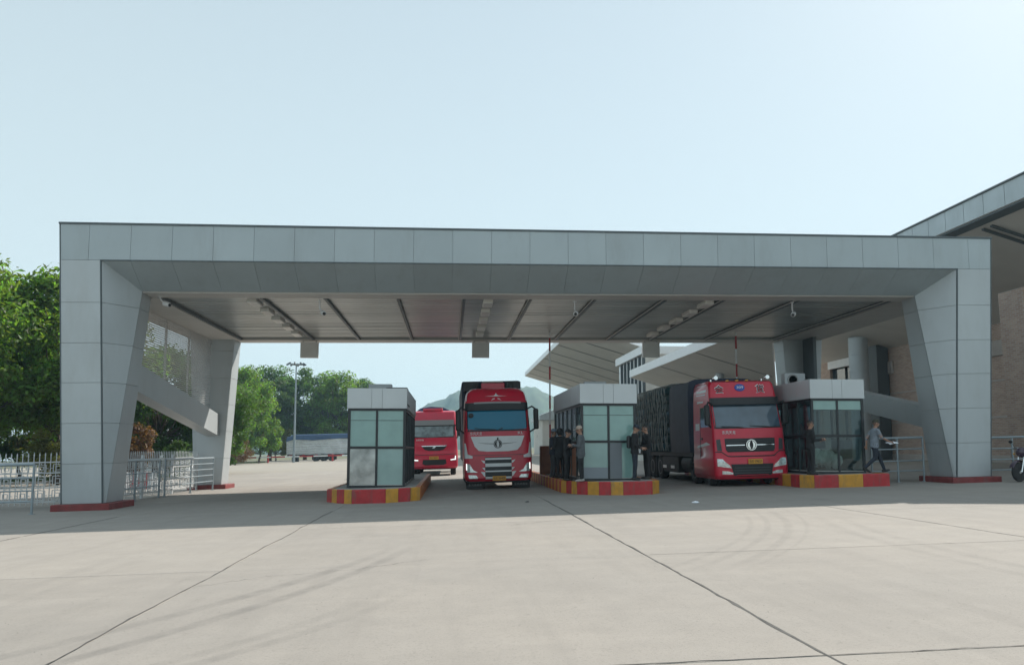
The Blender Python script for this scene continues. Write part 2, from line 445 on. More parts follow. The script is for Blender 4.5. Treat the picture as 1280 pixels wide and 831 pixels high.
M_grass = mat('grass_blades', (0.07, 0.11, 0.03), 0.7, isl=0.4)

def brick_material():
    m = bpy.data.materials.new('brick_facing'); m.use_nodes = True
    nt = m.node_tree; n = nt.nodes; l = nt.links; b = n['Principled BSDF']; b.inputs['Roughness'].default_value = 0.85
    tc = n.new('ShaderNodeTexCoord'); mp = n.new('ShaderNodeMapping'); mp.inputs['Rotation'].default_value = (PI / 2, 0, PI / 2)
    sp = n.new('ShaderNodeSeparateXYZ'); cb = n.new('ShaderNodeCombineXYZ')
    l.new(tc.outputs['Object'], sp.inputs[0])
    ad = n.new('ShaderNodeMath'); ad.operation = 'ADD'; l.new(sp.outputs[0], ad.inputs[0]); l.new(sp.outputs[1], ad.inputs[1])
    l.new(ad.outputs[0], cb.inputs[0]); l.new(sp.outputs[2], cb.inputs[1])
    br = n.new('ShaderNodeTexBrick'); br.inputs['Scale'].default_value = 1.0
    br.inputs['Color1'].default_value = (0.36, 0.24, 0.19, 1); br.inputs['Color2'].default_value = (0.47, 0.34, 0.27, 1); br.inputs['Mortar'].default_value = (0.44, 0.40, 0.36, 1)
    br.inputs['Mortar Size'].default_value = 0.012; br.inputs['Brick Width'].default_value = 0.30; br.inputs['Row Height'].default_value = 0.09
    l.new(cb.outputs[0], br.inputs['Vector'])
    nz = n.new('ShaderNodeTexNoise'); nz.inputs['Scale'].default_value = 0.7; l.new(tc.outputs['Object'], nz.inputs['Vector'])
    hs = n.new('ShaderNodeHueSaturation'); mr = n.new('ShaderNodeMapRange'); mr.inputs[3].default_value = 0.85; mr.inputs[4].default_value = 1.2
    l.new(nz.outputs['Fac'], mr.inputs[0]); l.new(mr.outputs[0], hs.inputs['Value']); l.new(br.outputs['Color'], hs.inputs['Color'])
    l.new(hs.outputs[0], b.inputs['Base Color'])
    return m
M_brick = brick_material()

# ------------------------------------------------------------------ ground, pavement, hill
TILT = (0, -math.atan(SLOPE), 0)
def sheet(name, x0, x1, y0, y1, dz, m, nx=1, ny=1, label=None):
    b = MB()
    b.grid(lambda u, v: (x0 + (x1 - x0) * u, y0 + (y1 - y0) * v, gz(x0 + (x1 - x0) * u) + dz), nx, ny)
    return tag(b.build(name, m), label, None, None, 'structure')
sheet('ground', -640, 640, -60, 1240, -0.10, M_earth, 4, 4, 'wide earth and grass plain around the paved yard')
sheet('yard', -75, 60, 63.0, 165, 0.0, M_yard, 4, 4, 'sunlit pale concrete yard beyond the gate')
sheet('road', -75, -31.41, -6, 62.99, 0.0, M_yard, 2, 2, 'sunlit pale road beyond the left fence')
sheet('pavement', 25.73, 60, -6, 62.99, 0.0, M_yard, 2, 2, 'pale paving in front of the brick hall')
sheet('joint_bed', -31.4, 25.72, -6, 62.99, -0.022, M_asph, 2, 2, 'dark filler bed in the joints between concrete slabs')
fore = bpy.data.objects.new('forecourt', None); COL.objects.link(fore)
tag(fore, 'pale concrete forecourt of large slabs with dark joints', None, None, 'structure')
XJ = [-31.4, -25.7, -20.0, -14.3, -8.58, -3.02, 2.72, 8.62, 14.3, 20.0, 25.72]
YJ = [-6, 0.2, 5.47, 10.72, 16.0, 21.3, 26.5, 31.8, 37.0, 42.2, 47.4, 52.6, 57.8, 63.0]
slab_cache = {}
for i in range(len(XJ) - 1):
    for j in range(len(YJ) - 1):
        w = XJ[i + 1] - XJ[i]; d = YJ[j + 1] - YJ[j]
        k = (round(w, 2), round(d, 2))
        if k not in slab_cache:
            b = MB(); b.box(-w / 2 + 0.004, w / 2 - 0.004, -d / 2 + 0.0025, d / 2 - 0.0025, -0.08, 0, 0.004)
            slab_cache[k] = b.mesh('concrete_slab', M_conc)
        xc = (XJ[i] + XJ[i + 1]) / 2; yc = (YJ[j] + YJ[j + 1]) / 2
        link('concrete_slab', slab_cache[k], fore, (xc, yc, gz(xc) + random.uniform(-0.0015, 0.0015)), TILT)
# ragged bitumen seal along the joints
rj = random.Random(3)
def ragged(x0, y0, x1, y1, w):
    b = MB(); n = 90; L = []
    dx, dy = x1 - x0, y1 - y0; ln = math.hypot(dx, dy); px, py = -dy / ln, dx / ln
    off = 0
    for i in range(n + 1):
        t = i / n; off = off * 0.8 + rj.uniform(-0.012, 0.012)
        a = w * rj.uniform(0.35, 1.2) * (0.35 + 0.65 * abs(math.sin(t * 9 + x0)) ** 0.5); c = w * rj.uniform(0.35, 1.2)
        if rj.random() < 0.12: a *= 2.0
        L.append(((x0 + dx * t + px * (off + a), y0 + dy * t + py * (off + a)), (x0 + dx * t + px * (off - c), y0 + dy * t + py * (off - c))))
    for i in range(n):
        q = [L[i][0], L[i + 1][0], L[i + 1][1], L[i][1]]
        b.add([(p[0], p[1], gz(p[0]) + 0.004) for p in q], [(0, 1, 2, 3)])
    o = b.build('joint_seal', M_asph, fore)
    tag(o, None, None, None, 'stuff')
ragged(2.72, 3.5, 2.74, 22.5, 0.016)
ragged(-3.02, 4, -3.05, 20.5, 0.010)
ragged(8.62, 9, 8.62, 18, 0.008)
ragged(-8.58, 15, -8.58, 21, 0.013)
ragged(-1, 5.5, 9, 5.47, 0.009)
ragged(2.8, 10.73, 12, 10.72, 0.005)
def crack(pts, w, seed):
    r_ = random.Random(seed); L = []
    for (xa, ya), (xb, yb_) in zip(pts, pts[1:]):
        n = 14
        for i in range(n): L.append((xa + (xb - xa) * i / n + r_.gauss(0, .018), ya + (yb_ - ya) * i / n + r_.gauss(0, .03)))
    b = MB()
    for i in range(len(L) - 1):
        p, q = L[i], L[i + 1]; ww = w * r_.uniform(.3, 1.1); d = Vector((q[0] - p[0], q[1] - p[1])).normalized(); nx, ny = -d.y * ww, d.x * ww
        b.add([(x, y, gz(x) + .0035) for x, y in ((p[0] - nx, p[1] - ny), (q[0] - nx, q[1] - ny), (q[0] + nx, q[1] + ny), (p[0] + nx, p[1] + ny))], [(0, 1, 2, 3)])
    tag(b.build('crack', M_asph, fore), None, None, None, 'stuff')
crack([(-3.0, 9.5), (-2.3, 10.1), (-1.2, 10.4), (-.2, 11.2)], .004, 4)
crack([(1.2, 15.3), (1.9, 15.9), (2.7, 16.2)], .006, 6)
# small spots and litter on the slabs: short cracks near the big joint
def litter():
    for k, (x, y, s, lab) in enumerate(((2.15, 21.5, 0.06, 'dark scrap of litter beside the central joint in the shade'),
                              (6.2, 19.2, 0.10, 'white crumpled scrap lying on the shaded concrete in front of the right truck'))):
        b = MB(); b.ell((0, 0, s * 0.25), (s, s * 0.6, s * 0.3), 9, 5)
        for i, v in enumerate(b.v): b.v[i] = tuple(c * (1 + rj.uniform(-.25, .25)) for c in v)
        o = b.build('scrap', M_paper if k == 1 else M_asph, None, loc=(x, y, gz(x) + 0.002))
        tag(o, lab, 'litter')
litter()
b = MB(); rg = random.Random(23)
for k in range(300):
    y = rg.uniform(4.5, 20) if k % 3 else rg.uniform(4.5, 10); x = rg.uniform(-.62, .78) * y; q = rg.uniform(.002, .006) * (.6 + y * .06); a_ = rg.uniform(0, 6.3)
    b.add([(x + q * math.cos(a_ + 2.09 * i) * (1 if i else 1.4), y + q * math.sin(a_ + 2.09 * i), gz(x) + .003) for i in range(3)] + [(x, y, gz(x) + .003 + q * .6)], [(0, 1, 3), (1, 2, 3), (2, 0, 3)])
tag(b.build('grit', M_asph, None), 'scattered dark grit specks lying on the concrete forecourt', None, None, 'stuff')

rh = random.Random(11)
def hill():
    b = MB()
    ridge = [(-420, 40), (-260, 48), (-150, 42), (-75, 40), (-45, 46), (-30, 57), (-10, 63), (5, 73), (30, 79), (60, 82), (108, 78), (150, 58), (190, 58), (280, 70), (420, 66), (560, 40)]
    def h(x):
        for (a, ha), (c, hc) in zip(ridge, ridge[1:]):
            if a <= x <= c: return ha + (hc - ha) * (x - a) / (c - a)
        return 30
    nz = {}
    def nn(i, j):
        return nz.setdefault((i, j), rh.uniform(-1, 1))
    nu, nv = 180, 22
    def fn(u, v):
        x = -420 + 980 * u; y = 780 + 330 * v
        i = round(u * nu); j = round(v * nv)
        s = math.sin(PI * min(1, v * 1.25) / 1.6) if v < 0.8 else math.sin(PI * 0.625) * (1 - (v - 0.8) * 1.5)
        return (x, y, gz(x) * 0.3 - 8 + (h(x) + 6) * s * 1.02 + nn(i, j) * 2.2 * min(1, v * 4))
    b.grid(fn, nu, nv)
    tag(b.build('hill', mat('hill_woods', (0.045, 0.075, 0.035), 0.9, var=0.5, scale=0.05, bump=1.0, bscale=0.3), smooth=True), 'hazy wooded hill far behind the trucks', None, None, 'structure')
hill()

# ------------------------------------------------------------------ the gate
GC = 3.1
def gm(x, y, h):
    g = gz(x)
    top = 8.48 + 0.0065 * (x - GC)
    return (x, y, g + h / 8.40 * (top - g))
gate = thing('border_gate', 'wide grey aluminium panelled drive-through gate with splayed legs and flat roof', 'gate', (GC, 24, 0))
def gfn(mirror):
    def f(x, y, h):
        if mirror: x = 2 * GC - x
        p = gm(x, y, h)
        return (p[0] - GC, p[1] - 24, p[2])
    return f
def lerp(a, c, t): return a + (c - a) * t
def xo(h): return -11.45 - 0.5 * h / 8.4
def xf(h): return -10.28 - 0.42 * h / 7.32
def xi(h): return -10.26 + 0.38 * h / 6.6
def yi(h): return 24.06 + 1.04 * h / 6.6
def yb(h): return 25.3 + 0.6 * h / 6.6
LV = [0.19, 1.33, 2.50, 3.68, 4.85, 6.05]
T = 0.03
for mir in (False, True):
    f = gfn(mir)
    def P(q, name='panel', m=M_leg, gap=0.006):
        b = MB(); qq = [Vector(f(*p)) for p in q]
        if mir: qq.reverse()
        b.panel(qq, T, gap); b.build(name, m, gate)
    # front leg core
    b = MB(); S = []
    for h in (0.0, 6.6):
        S.append([(xo(h), 24.03, h), (xf(h), 24.03, h), (xi(h) - 0.02, yi(h) + 0.03, h), (xi(h) - 0.03, yb(h), h), (xo(h), yb(h), h)])
    b.loft(S); b.build('leg', M_alu_back, gate, f)
    # panels: front, splayed reveal, inner side, back
    lv = LV + [7.32]
    for h0, h1 in zip(lv, lv[1:]):
        P([(xo(h0), 24.03, h0), (xf(h0), 24.03, h0), (xf(h1), 24.03, h1), (xo(h1), 24.03, h1)])
        e = 0.03
        if h1 < 7: P([(xf(h0), 24.03, h0), (xi(h0), yi(h0) + e, h0), (xi(h1), yi(h1) + e, h1), (xf(h1), 24.03, h1)])
        else: P([(xf(h0), 24.03, h0), (xi(h0), yi(h0) + e, h0), (xi(6.6), yi(6.6) + e, 6.6), (xf(h1), 24.03, h1)])
        h1 = min(h1, 6.6)
        P([(xi(h0) - 0.03, yi(h0) + 0.06, h0), (xi(h0) - 0.03, yb(h0), h0), (xi(h1) - 0.03, yb(h1), h1), (xi(h1) - 0.03, yi(h1) + 0.06, h1)])
        P([(xi(h0), yb(h0), h0), (xo(h0), yb(h0), h0), (xo(h1), yb(h1), h1), (xi(h1), yb(h1), h1)])
        P([(xo(h0), yb(h0), h0), (xo(h0), 24.03, h0), (xo(h1), 24.03, h1), (xo(h1), yb(h1), h1)])
    # thin edge trims: along the front line and along the lower edge of the splay
    b = MB(); b.tube((xf(0.19), 24.0, 0.19), (xf(7.32), 24.0, 7.32), 0.022, n=6); b.build('edge_trim', M_coping, gate, f)
    b = MB(); b.tube((xi(0.19) + .005, yi(0.19) + 0.02, 0.19), (xi(6.6) + .005, yi(6.6) + 0.02, 6.6), 0.016, n=6); b.build('edge_trim', M_coping, gate, f)
    b = MB(); b.tube((xo(0.19), 24.0, 0.19), (xo(8.4), 24.0, 8.4), 0.02, n=6); b.build('edge_trim', M_coping, gate, f)
    # back leg
    b = MB(); S = []
    for h in (0.0, 6.6):
        S.append([(xo(h), 35.83, h), (xi(h) - 0.03, 35.83, h), (xi(h) - 0.03, 36.87, h), (xo(h), 36.87, h)])
    b.loft(S); b.build('leg', M_alu_back, gate, f)
    for h0, h1 in zip(LV, LV[1:] + [6.6]):
        P([(xo(h0), 35.83, h0), (xi(h0), 35.83, h0), (xi(h1), 35.83, h1), (xo(h1), 35.83, h1)])
        P([(xi(h0) - 0.03, 35.83, h0), (xi(h0) - 0.03, 36.87, h0), (xi(h1) - 0.03, 36.87, h1), (xi(h1) - 0.03, 35.83, h1)])
        P([(xi(h0), 36.87, h0), (xo(h0), 36.87, h0), (xo(h1), 36.87, h1), (xi(h1), 36.87, h1)])
    # plinths
    for ya, yc in ((23.78, 25.62), (35.6, 37.1)):
        b = MB(); b.box(-11.67, -10.0, ya, yc, -0.12, 0.185, 0.015); b.build('plinth', M_plinth, gate, f)
    # side soffit band and side beam
    b = MB(); b.box(-11.78, -9.72, 25.98, 35.98, 6.56, 6.76); b.build('side_beam', M_alu_pale, gate, f)
    # slanting strut
    if not mir: ya, ta, ba, yc, tc_, bc = 25.8, 4.62, 3.70, 35.84, 3.22, 2.30
    else: ya, ta, ba, yc, tc_, bc = 25.6, 2.62, 1.85, 35.84, 4.65, 3.85
    b = MB(); b.hexa([(-10.98, ya, ba), (-10.42, ya, ba), (-10.42, ya, ta), (-10.98, ya, ta)], [(-10.98, yc, bc), (-10.42, yc, bc), (-10.42, yc, tc_), (-10.98, yc, tc_)])
    b.build('strut', M_leg, gate, f)
    if not mir:
        # louvre screen over the strut
        b = MB(); h = 3.3
        while h < 6.55:
            y0 = 25.95 if h > 4.66 else 25.9 + (4.66 - h) / 1.40 * 9.9
            if y0 < 35.5: b.hexa([(-10.93, y0, h), (-10.87, y0, h + 0.026), (-10.87, y0, h + 0.038), (-10.93, y0, h + 0.013)],
                                 [(-10.93, 35.82, h), (-10.87, 35.82, h + 0.026), (-10.87, 35.82, h + 0.038), (-10.93, 35.82, h + 0.013)])
            h += 0.078
        tag(b.build('louvre_screen', M_louvre, gate, f), None, None, None, 'stuff')
        for yy in (28.0, 30.4, 33.0):
            b = MB(); b.box(-11.02, -10.945, yy, yy + 0.06, 4.66 - (yy - 25.9) * 0.1414, 6.6); b.build('screen_post', M_dark if yy < 29 else M_louvre, gate, f)
    else:
        b = MB(); b.box(-11.0, -10.86, 34.7, 35.8, 4.2, 6.6); b.build('screen_post', M_coping, gate, f)
f0 = gfn(False)
XL, XR = -10.70, 2 * GC + 10.70
# roof mass: front wedge and deck
b = MB()
prof = [(24.03, 8.38), (24.03, 7.335), (25.12, 6.63), (25.98, 6.63), (25.98, 6.78), (36.0, 6.78), (36.0, 6.63), (36.87, 6.63), (36.87, 8.38)]
q0 = [(xo(h), y, h) for y, h in prof]; q1 = [(2 * GC - xo(h), y, h) for y, h in prof]
b.loft([q0, q1]); b.build('roof', M_alu_back, gate, f0)
# header panels and splayed soffit panels
xs = [xo(8.4)] + [-11.07 + 1.2345 * k for k in range(24)] + [2 * GC - xo(8.4)]
for a, c in zip(xs, xs[1:]):
    a0 = a if a > -11.9 else xo(7.32); c0 = c if c < 18.1 else 2 * GC - xo(7.32)
    b = MB(); b.panel([f0(a0, 24.03, 7.32), f0(c0, 24.03, 7.32), f0(c, 24.03, 8.40), f0(a, 24.03, 8.40)], T, 0.0045); b.build('panel', M_alu, gate)
def xsplay(x):   # where a splay joint ends at the lower edge
    return max(-9.88, min(2 * GC + 9.88, x))
sx = [XL] + [x for x in xs if XL + 0.4 < x < XR - 0.4] + [XR]
for a, c in zip(sx, sx[1:]):
    b = MB(); b.panel([f0(xsplay(a), 25.11, 6.62), f0(xsplay(c), 25.11, 6.62), f0(c, 24.04, 7.33), f0(a, 24.04, 7.33)], T, 0.0035); b.build('soffit_panel', M_alu, gate)
b = MB(); b.box(XL - 0.02, XR + 0.02, 23.985, 24.02, 7.305, 7.335); b.build('edge_trim', M_coping, gate, f0)
# pale bands at the front and back edge of the ceiling
b = MB(); b.box(-9.86, 2 * GC + 9.86, 25.14, 25.97, 6.57, 6.64); b.build('edge_band', M_alu_pale, gate, f0)
b = MB(); b.box(-9.86, 2 * GC + 9.86, 36.02, 36.90, 6.56, 6.64); b.build('edge_band', M_alu_pale, gate, f0)
b = MB(); b.box(-11.9, 2 * GC + 11.9, 36.88, 36.93, 6.60, 8.38); b.build('back_fascia', M_alu, gate, f0)
# ceiling boards running across the lanes, each a little out of line with the next
rc_ = random.Random(17)
y = 25.99
while y < 35.95:
    y1 = min(y + 0.40, 36.0); t0, t1 = rc_.uniform(-.006, .006), rc_.uniform(-.006, .006)
    b = MB(); b.loft([[(x, y + .02, 6.70), (x, y + .035, 6.668 + t0), (x, (y + y1) / 2, 6.66 + (t0 + t1) / 2), (x, y1 - .035, 6.668 + t1), (x, y1 - .02, 6.70), (x, y1 - .02, 6.74), (x, y + .02, 6.74)] for x in (-9.73, 2 * GC + 9.73)])
    b.build('ceiling_board', M_ceiling, gate, f0); y += 0.40
b = MB(); b.box(xo(8.4) - 0.03, 2 * GC - xo(8.4) + 0.03, 23.97, 24.25, 8.40, 8.455); b.build('coping', M_coping, gate, f0)
b = MB(); b.box(xo(8.4), 2 * GC - xo(8.4), 24.26, 36.9, 8.385, 8.42); b.build('roof_deck', M_alu_back, gate, f0)
for x in (-9.62, -6.35, -4.25, -1.80, 0.45, 2.75, 5.0, 7.5, 9.60, 12.3, 15.7):
    b = MB(); b.box(x - 0.045, x + 0.045, 26.0, 36.0, 6.56, 6.70); b.build('ceiling_rail', M_coping, gate, f0)
    b = MB(); b.tube((x - 0.07, 26.0, 6.60), (x - 0.07, 36.0, 6.60), 0.022, n=6); b.build('conduit', M_alu_pale, gate, f0)
for x in (-6.78, 1.30, 9.22):
    for k in range(5):
        y = 26.45 + 1.83 * k
        b = MB(); b.box(x - 0.17, x + 0.17, y, y + 0.95, 6.53, 6.70, 0.02)
        o = b.build('ceiling_light', M_lightplate, gate, f0)

# hanging lane signs and cameras
def lane_sign(x, label):
    z = gm(x, 36.3, 6.56)[2]
    t = thing('lane_sign', label, 'sign', (x, 36.3, z - 0.05), 0, 'square sign boxes hung from the back edge of the gate roof')
    b = MB(); b.box(-0.41, 0.41, -0.1, 0.1, -0.74, 0, 0.012); b.build('sign_box', M_sign, t)
    b = MB(); b.box(-0.37, 0.37, -0.112, -0.101, -0.70, -0.04, 0.004); b.build('back_cover', M_sign, t)
    for s in (-1, 1):
        b = MB(); b.tube((s * 0.3, 0, 0), (s * 0.3, 0, 0.06), 0.02); b.build('hanger', M_coping, t)
lane_sign(-6.58, 'square grey sign box hanging above the lane left of the left booth')
lane_sign(1.42, 'square grey sign box hanging above the middle lane with the white-faced truck')
lane_sign(9.68, 'square grey sign box hanging over the right lane before the angular canopy')
def cctv(x, y, label, yaw, drop=0.28):
    z = gm(x, y, 6.57)[2]
    t = thing('security_camera', label, 'camera', (x, y, z), yaw, 'white security cameras under the gate roof')
    b = MB(); b.tube((0, 0, 0), (0, 0, -drop), 0.028); b.tube((0, 0, 0), (0, 0, -0.03), 0.07, n=12); b.build('stem', M_cctv, t)
    b = MB(); b.path([(0, 0, -drop), (0.05, -0.05, -drop - 0.1), (0.10, -0.16, -drop - 0.16)], 0.026); b.build('arm', M_cctv, t)
    b = MB(); b.lathe([(0.0, -0.13), (0.075, -0.12), (0.085, 0.0), (0.08, 0.1), (0.0, 0.12)], (0, 0, 0), 'y', 14)
    h_ = b.build('housing', M_cctv, t, smooth=40, loc=(0.13, -0.18, -drop - 0.2), rot=(R(18), 0, R(20)))
    b = MB(); b.lathe([(0.0, -0.02), (0.055, -0.015), (0.055, 0.02), (0.0, 0.02)], (0, -0.135, 0), 'y', 12); b.build('lens', M_black, h_)
cctv(-9.55, 25.75, 'white security camera bracketed beside the top of the left front leg', 0.9, 0.05)
cctv(-4.45, 26.2, 'white hanging camera with long stem, the one between left and middle light rows', 0.1)
cctv(4.3, 26.2, 'white hanging camera near the centre of the roof above the middle booth', -0.6)
cctv(12.15, 26.2, 'white hanging camera over the right lane, nearest the right leg', -0.9)

# ------------------------------------------------------------------ inspection hall on the right
hall = thing('inspection_hall', 'tall brick hall with a big overhanging grey roof at the right edge', 'building', (30, 40, 0))
def hf(x, y, z): return (x - 30, y - 40, z)
def soff(x, x0=21.5, z0=10.95): return max(8.38, z0 - 0.302 * (x - x0))
b = MB()
fr = lambda x: 26.3 - 0.577 * (x - 21.5)
sec = lambda yfun: [(21.53, yfun(21.53), soff(21.53)), (30, yfun(30), 8.38), (46, yfun(46), 8.38), (46, yfun(46), 11.80), (21.53, yfun(21.53), 11.80)]
b.loft([sec(fr), sec(lambda x: 64)]); b.build('roof', M_soffit, hall, hf)
y = 26.3
while y < 63.5:
    b = MB(); b.panel([(21.5, y + 1.2, 10.93), (21.5, y, 10.93), (21.5, y, 11.83), (21.5, y + 1.2, 11.83)], 0.03, 0.012); b.build('fascia_panel', M_roofside, hall, hf); y += 1.2
b = MB(); b.box(21.40, 21.75, 26.3, 64, 11.83, 11.89); b.build('coping', M_coping, hall, hf)
b = MB(); b.hexa([(21.55, 26.4, 10.92), (21.95, 26.4, 10.80), (21.95, 26.4, 10.74), (21.55, 26.4, 10.86)], [(21.55, 64, 10.92), (21.95, 64, 10.80), (21.95, 64, 10.74), (21.55, 64, 10.86)]); b.build('gutter', M_coping, hall, hf)
for k, y in enumerate((24.6, 30.6, 36.6, 42.6, 48.6, 54.6)):
    for a, c in ((22.0, 26.0), (26.0, 29.95)):
        y0 = max(y, fr(a) + 0.1)
        b = MB(); b.panel([(c, y0, soff(c)), (a, y0, soff(a)), (a, y + 6, soff(a)), (c, y + 6, soff(c))][::-1], 0.03, 0.015)
        b.build('soffit_board', M_soffit, hall, hf)
for y in (29.2, 29.7):   # two dark slots across the soffit
    b = MB(); b.hexa([(22.2, y, soff(22.2) - 0.10), (22.2, y + 0.16, soff(22.2) - 0.10), (22.2, y + 0.16, soff(22.2) - 0.03), (22.2, y, soff(22.2) - 0.03)],
                     [(29.9, y, soff(29.9) - 0.10), (29.9, y + 0.16, soff(29.9) - 0.10), (29.9, y + 0.16, soff(29.9) - 0.03), (29.9, y, soff(29.9) - 0.03)])
    b.build('linear_slot', M_coping, hall, hf)
b = MB(); b.box(30, 45, 27, 54.6, -0.3, 8.38); b.box(30, 45, 58.4, 63.5, -0.3, 8.38); b.box(30, 45, 54.6, 58.4, -0.3, 6.6); b.box(30.6, 45, 54.6, 58.4, 6.6, 8.38)
b.build('brick_wall', M_brick, hall, hf)
b = MB(); b.box(29.93, 29.998, 54.4, 58.6, 7.75, 8.36); b.build('lintel', M_white, hall, hf)
b = MB(); b.box(30.3, 30.36, 54.6, 58.4, 6.6, 7.75); wn_ = b.build('window', M_winglass, hall, hf)
for y in (54.62, 56.4, 58.3):
    b = MB(); b.box(30.2, 30.298, y, y + 0.08, 6.6, 7.75); b.build('mullion', M_dark, wn_, hf)
for y0, y1, z0, z1 in ((49.6, 52.2, 6.6, 7.45), (38.2, 40.2, 6.6, 7.45)):
    b = MB(); b.box(29.85, 29.998, y0, y1, z0, z1, 0.02); b.build('wall_light_box', M_brick_plain, hall, hf)
b = MB(); b.box(29.9, 29.998, 27, 63.5, -0.3, 1.15, 0.02); b.build('stone_base', M_brick_plain, hall, hf)
for z in (3.2, 5.2):
    b = MB(); b.box(29.96, 29.998, 27, 63.5, z, z + 0.1); b.build('string_course', M_brick_plain, hall, hf)
for x, y, r in ((27.75, 50, 0.62), (27.2, 71.0, 0.45)):
    zt = soff(x); b = MB(); z = -0.2
    while z < zt:
        z1 = min(z + 1.15, zt); b.lathe([(r - 0.02, z), (r, z + 0.015), (r, z1 - 0.015), (r - 0.02, z1)], (x, y, 0), 'z', 28); z = z1
    if y < 64: b.build('column', M_column, hall, hf, smooth=30)
    b = MB()
b = MB(); b.box(29.1, 29.92, 50.1, 51.5, 0, 8.6); b.build('column_shade_strip', M_coping, hall, hf)  # dark slab added to stand for the shaded right side of the column
# brick pier close to the frame edge
b = MB(); b.hexa([(23.75, 29.6, 0.4), (25.0, 29.6, 0.4), (25.0, 31, 0.4), (23.75, 31, 0.4)], [(23.62, 29.6, 8.2), (25.0, 29.6, 8.4), (25.0, 31, 8.4), (23.62, 31, 8.2)])
pier = b.build('brick_pier', M_brick); tag(pier, 'slim brick pier cut off by the right edge of the picture', 'pier')

# angular canopy just behind the gate, far canopy, glazed block, low building
c2 = thing('angular_canopy', 'pale angular canopy with white fascia behind the right truck', 'canopy', (15, 50, 0))
def plan_roof(parent, plan, x0, z0, slope, th, off, m_under, m_edge):
    zf = lambda x: z0 - slope * (x - x0)
    lo = [(x, y, zf(x)) for x, y in plan]; hi = [(x, y, zf(x) + th) for x, y in plan]
    b = MB(); n = len(plan); b.add(lo + hi, [tuple(range(n)), tuple(range(2 * n - 1, n - 1, -1))]); 
    b.build('canopy_slab', m_under, parent, off)
    for i in range(n):
        a, c = plan[i], plan[(i + 1) % n]
        b = MB(); b.prism([(a[0], a[1], zf(a[0]) - 0.02), (c[0], c[1], zf(c[0]) - 0.02), (c[0], c[1], zf(c[0]) + th + 0.02), (a[0], a[1], zf(a[0]) + th + 0.02)], Vector((c[1] - a[1], a[0] - c[0], 0)).normalized() * 0.06)
        b.build('fascia', m_edge, parent, off)
off2 = lambda x, y, z: (x - 15, y - 50, z)
plan_roof(c2, [(15, 37.6), (16.3, 37.6), (27.6, 63), (15, 63)], 15, 7.45, 0.30, 0.55, off2, M_farwall, M_white)
for a, c in (((15.1, 46), (19.9, 46)), ((15.1, 54), (23.4, 54))):
    b = MB(); zf = lambda x: 7.45 - 0.30 * (x - 15) - 0.012
    b.prism([(a[0], a[1], zf(a[0])), (c[0], c[1], zf(c[0])), (c[0], c[1] + 0.05, zf(c[0])), (a[0], a[1] + 0.05, zf(a[0]))], (0, 0, -0.02)); b.build('soffit_joint', M_coping, c2, off2)
for x, y in ((19.5, 57), (18, 50)):
    b = MB(); b.lathe([(0.28, -0.2), (0.28, 7.45 - 0.3 * (x - 15))], (x, y, 0), 'z', 20); b.build('column', M_column, c2, off2, smooth=40)
c1 = thing('far_canopy', 'large pale soffit canopy with thin white edge rising over the middle booth', 'canopy', (13, 100, 0))
off1 = lambda x, y, z: (x - 13, y - 100, z)
plan_roof(c1, [(13, 78), (38, 78), (38, 133), (13, 133)], 13, 14.1, 0.30, 0.6, off1, M_farwall, M_white)
for k in range(1, 8):
    y = 78 + 7 * k; zf = lambda x: 14.1 - 0.30 * (x - 13) - 0.03
    b = MB(); b.prism([(13.1, y, zf(13.1)), (37.9, y, zf(37.9)), (37.9, y + 0.12, zf(37.9)), (13.1, y + 0.12, zf(13.1))], (0, 0, -0.04)); b.build('soffit_joint', M_coping, c1, off1)
for x, y in ((22, 128), (22, 95), (33, 128), (33, 95)):
    b = MB(); b.lathe([(0.4, -0.2), (0.4, 14.1 - 0.3 * (x - 13))], (x, y, 0), 'z', 16); b.build('column', M_column, c1, off1, smooth=40)
blk = thing('glazed_block', 'beige block with a strip of tall windows between the two canopies', 'building', (17, 72, 0))
offb = lambda x, y, z: (x - 17, y - 72, z)
b = MB(); b.box(17.3, 24, 66.8, 77.2, -0.3, 9.9); b.build('wall', M_farwall, blk, offb)
b = MB(); b.box(16.9, 24.1, 66.6, 77.4, 9.9, 10.6); b.build('parapet', M_white, blk, offb)
for k in range(7):
    y = 67.0 + 1.45 * k
    b = MB(); b.box(17.2, 17.298, y + 0.12, y + 1.3, 6.4, 9.8); w_ = b.build('window', M_winglass, blk, offb)
    b = MB(); b.box(17.16, 17.198, y + 0.12, y + 0.80, 6.4, 9.8); b.build('blind', M_winwhite, w_, offb)
    b = MB(); b.box(17.05, 17.30, y - 0.1, y + 0.1, 6.2, 9.85); b.build('mullion', M_coping, w_, offb)
low = thing('low_building', 'low grey building with slanted roof edge far behind the raised barrier', 'building', (17, 140, 0))
offl = lambda x, y, z: (x - 17, y - 140, z)
b = MB(); b.box(16.6, 34, 138, 152, -0.3, 6.6); b.build('wall', M_farwall, low, offl)
b = MB(); b.prism([(16.0, 137.2, 7.4), (21, 137.2, 9.4), (34.2, 137.2, 9.4), (34.2, 137.2, 6.62), (16.0, 137.2, 6.62)], (0, 15, 0)); b.build('roof', M_roofside, low, offl)
for x in (18.2, 20.2):
    b = MB(); b.box(x, x + 0.9, 137.9, 137.998, 1.2, 4.8); b.build('window', M_winglass, low, offl)

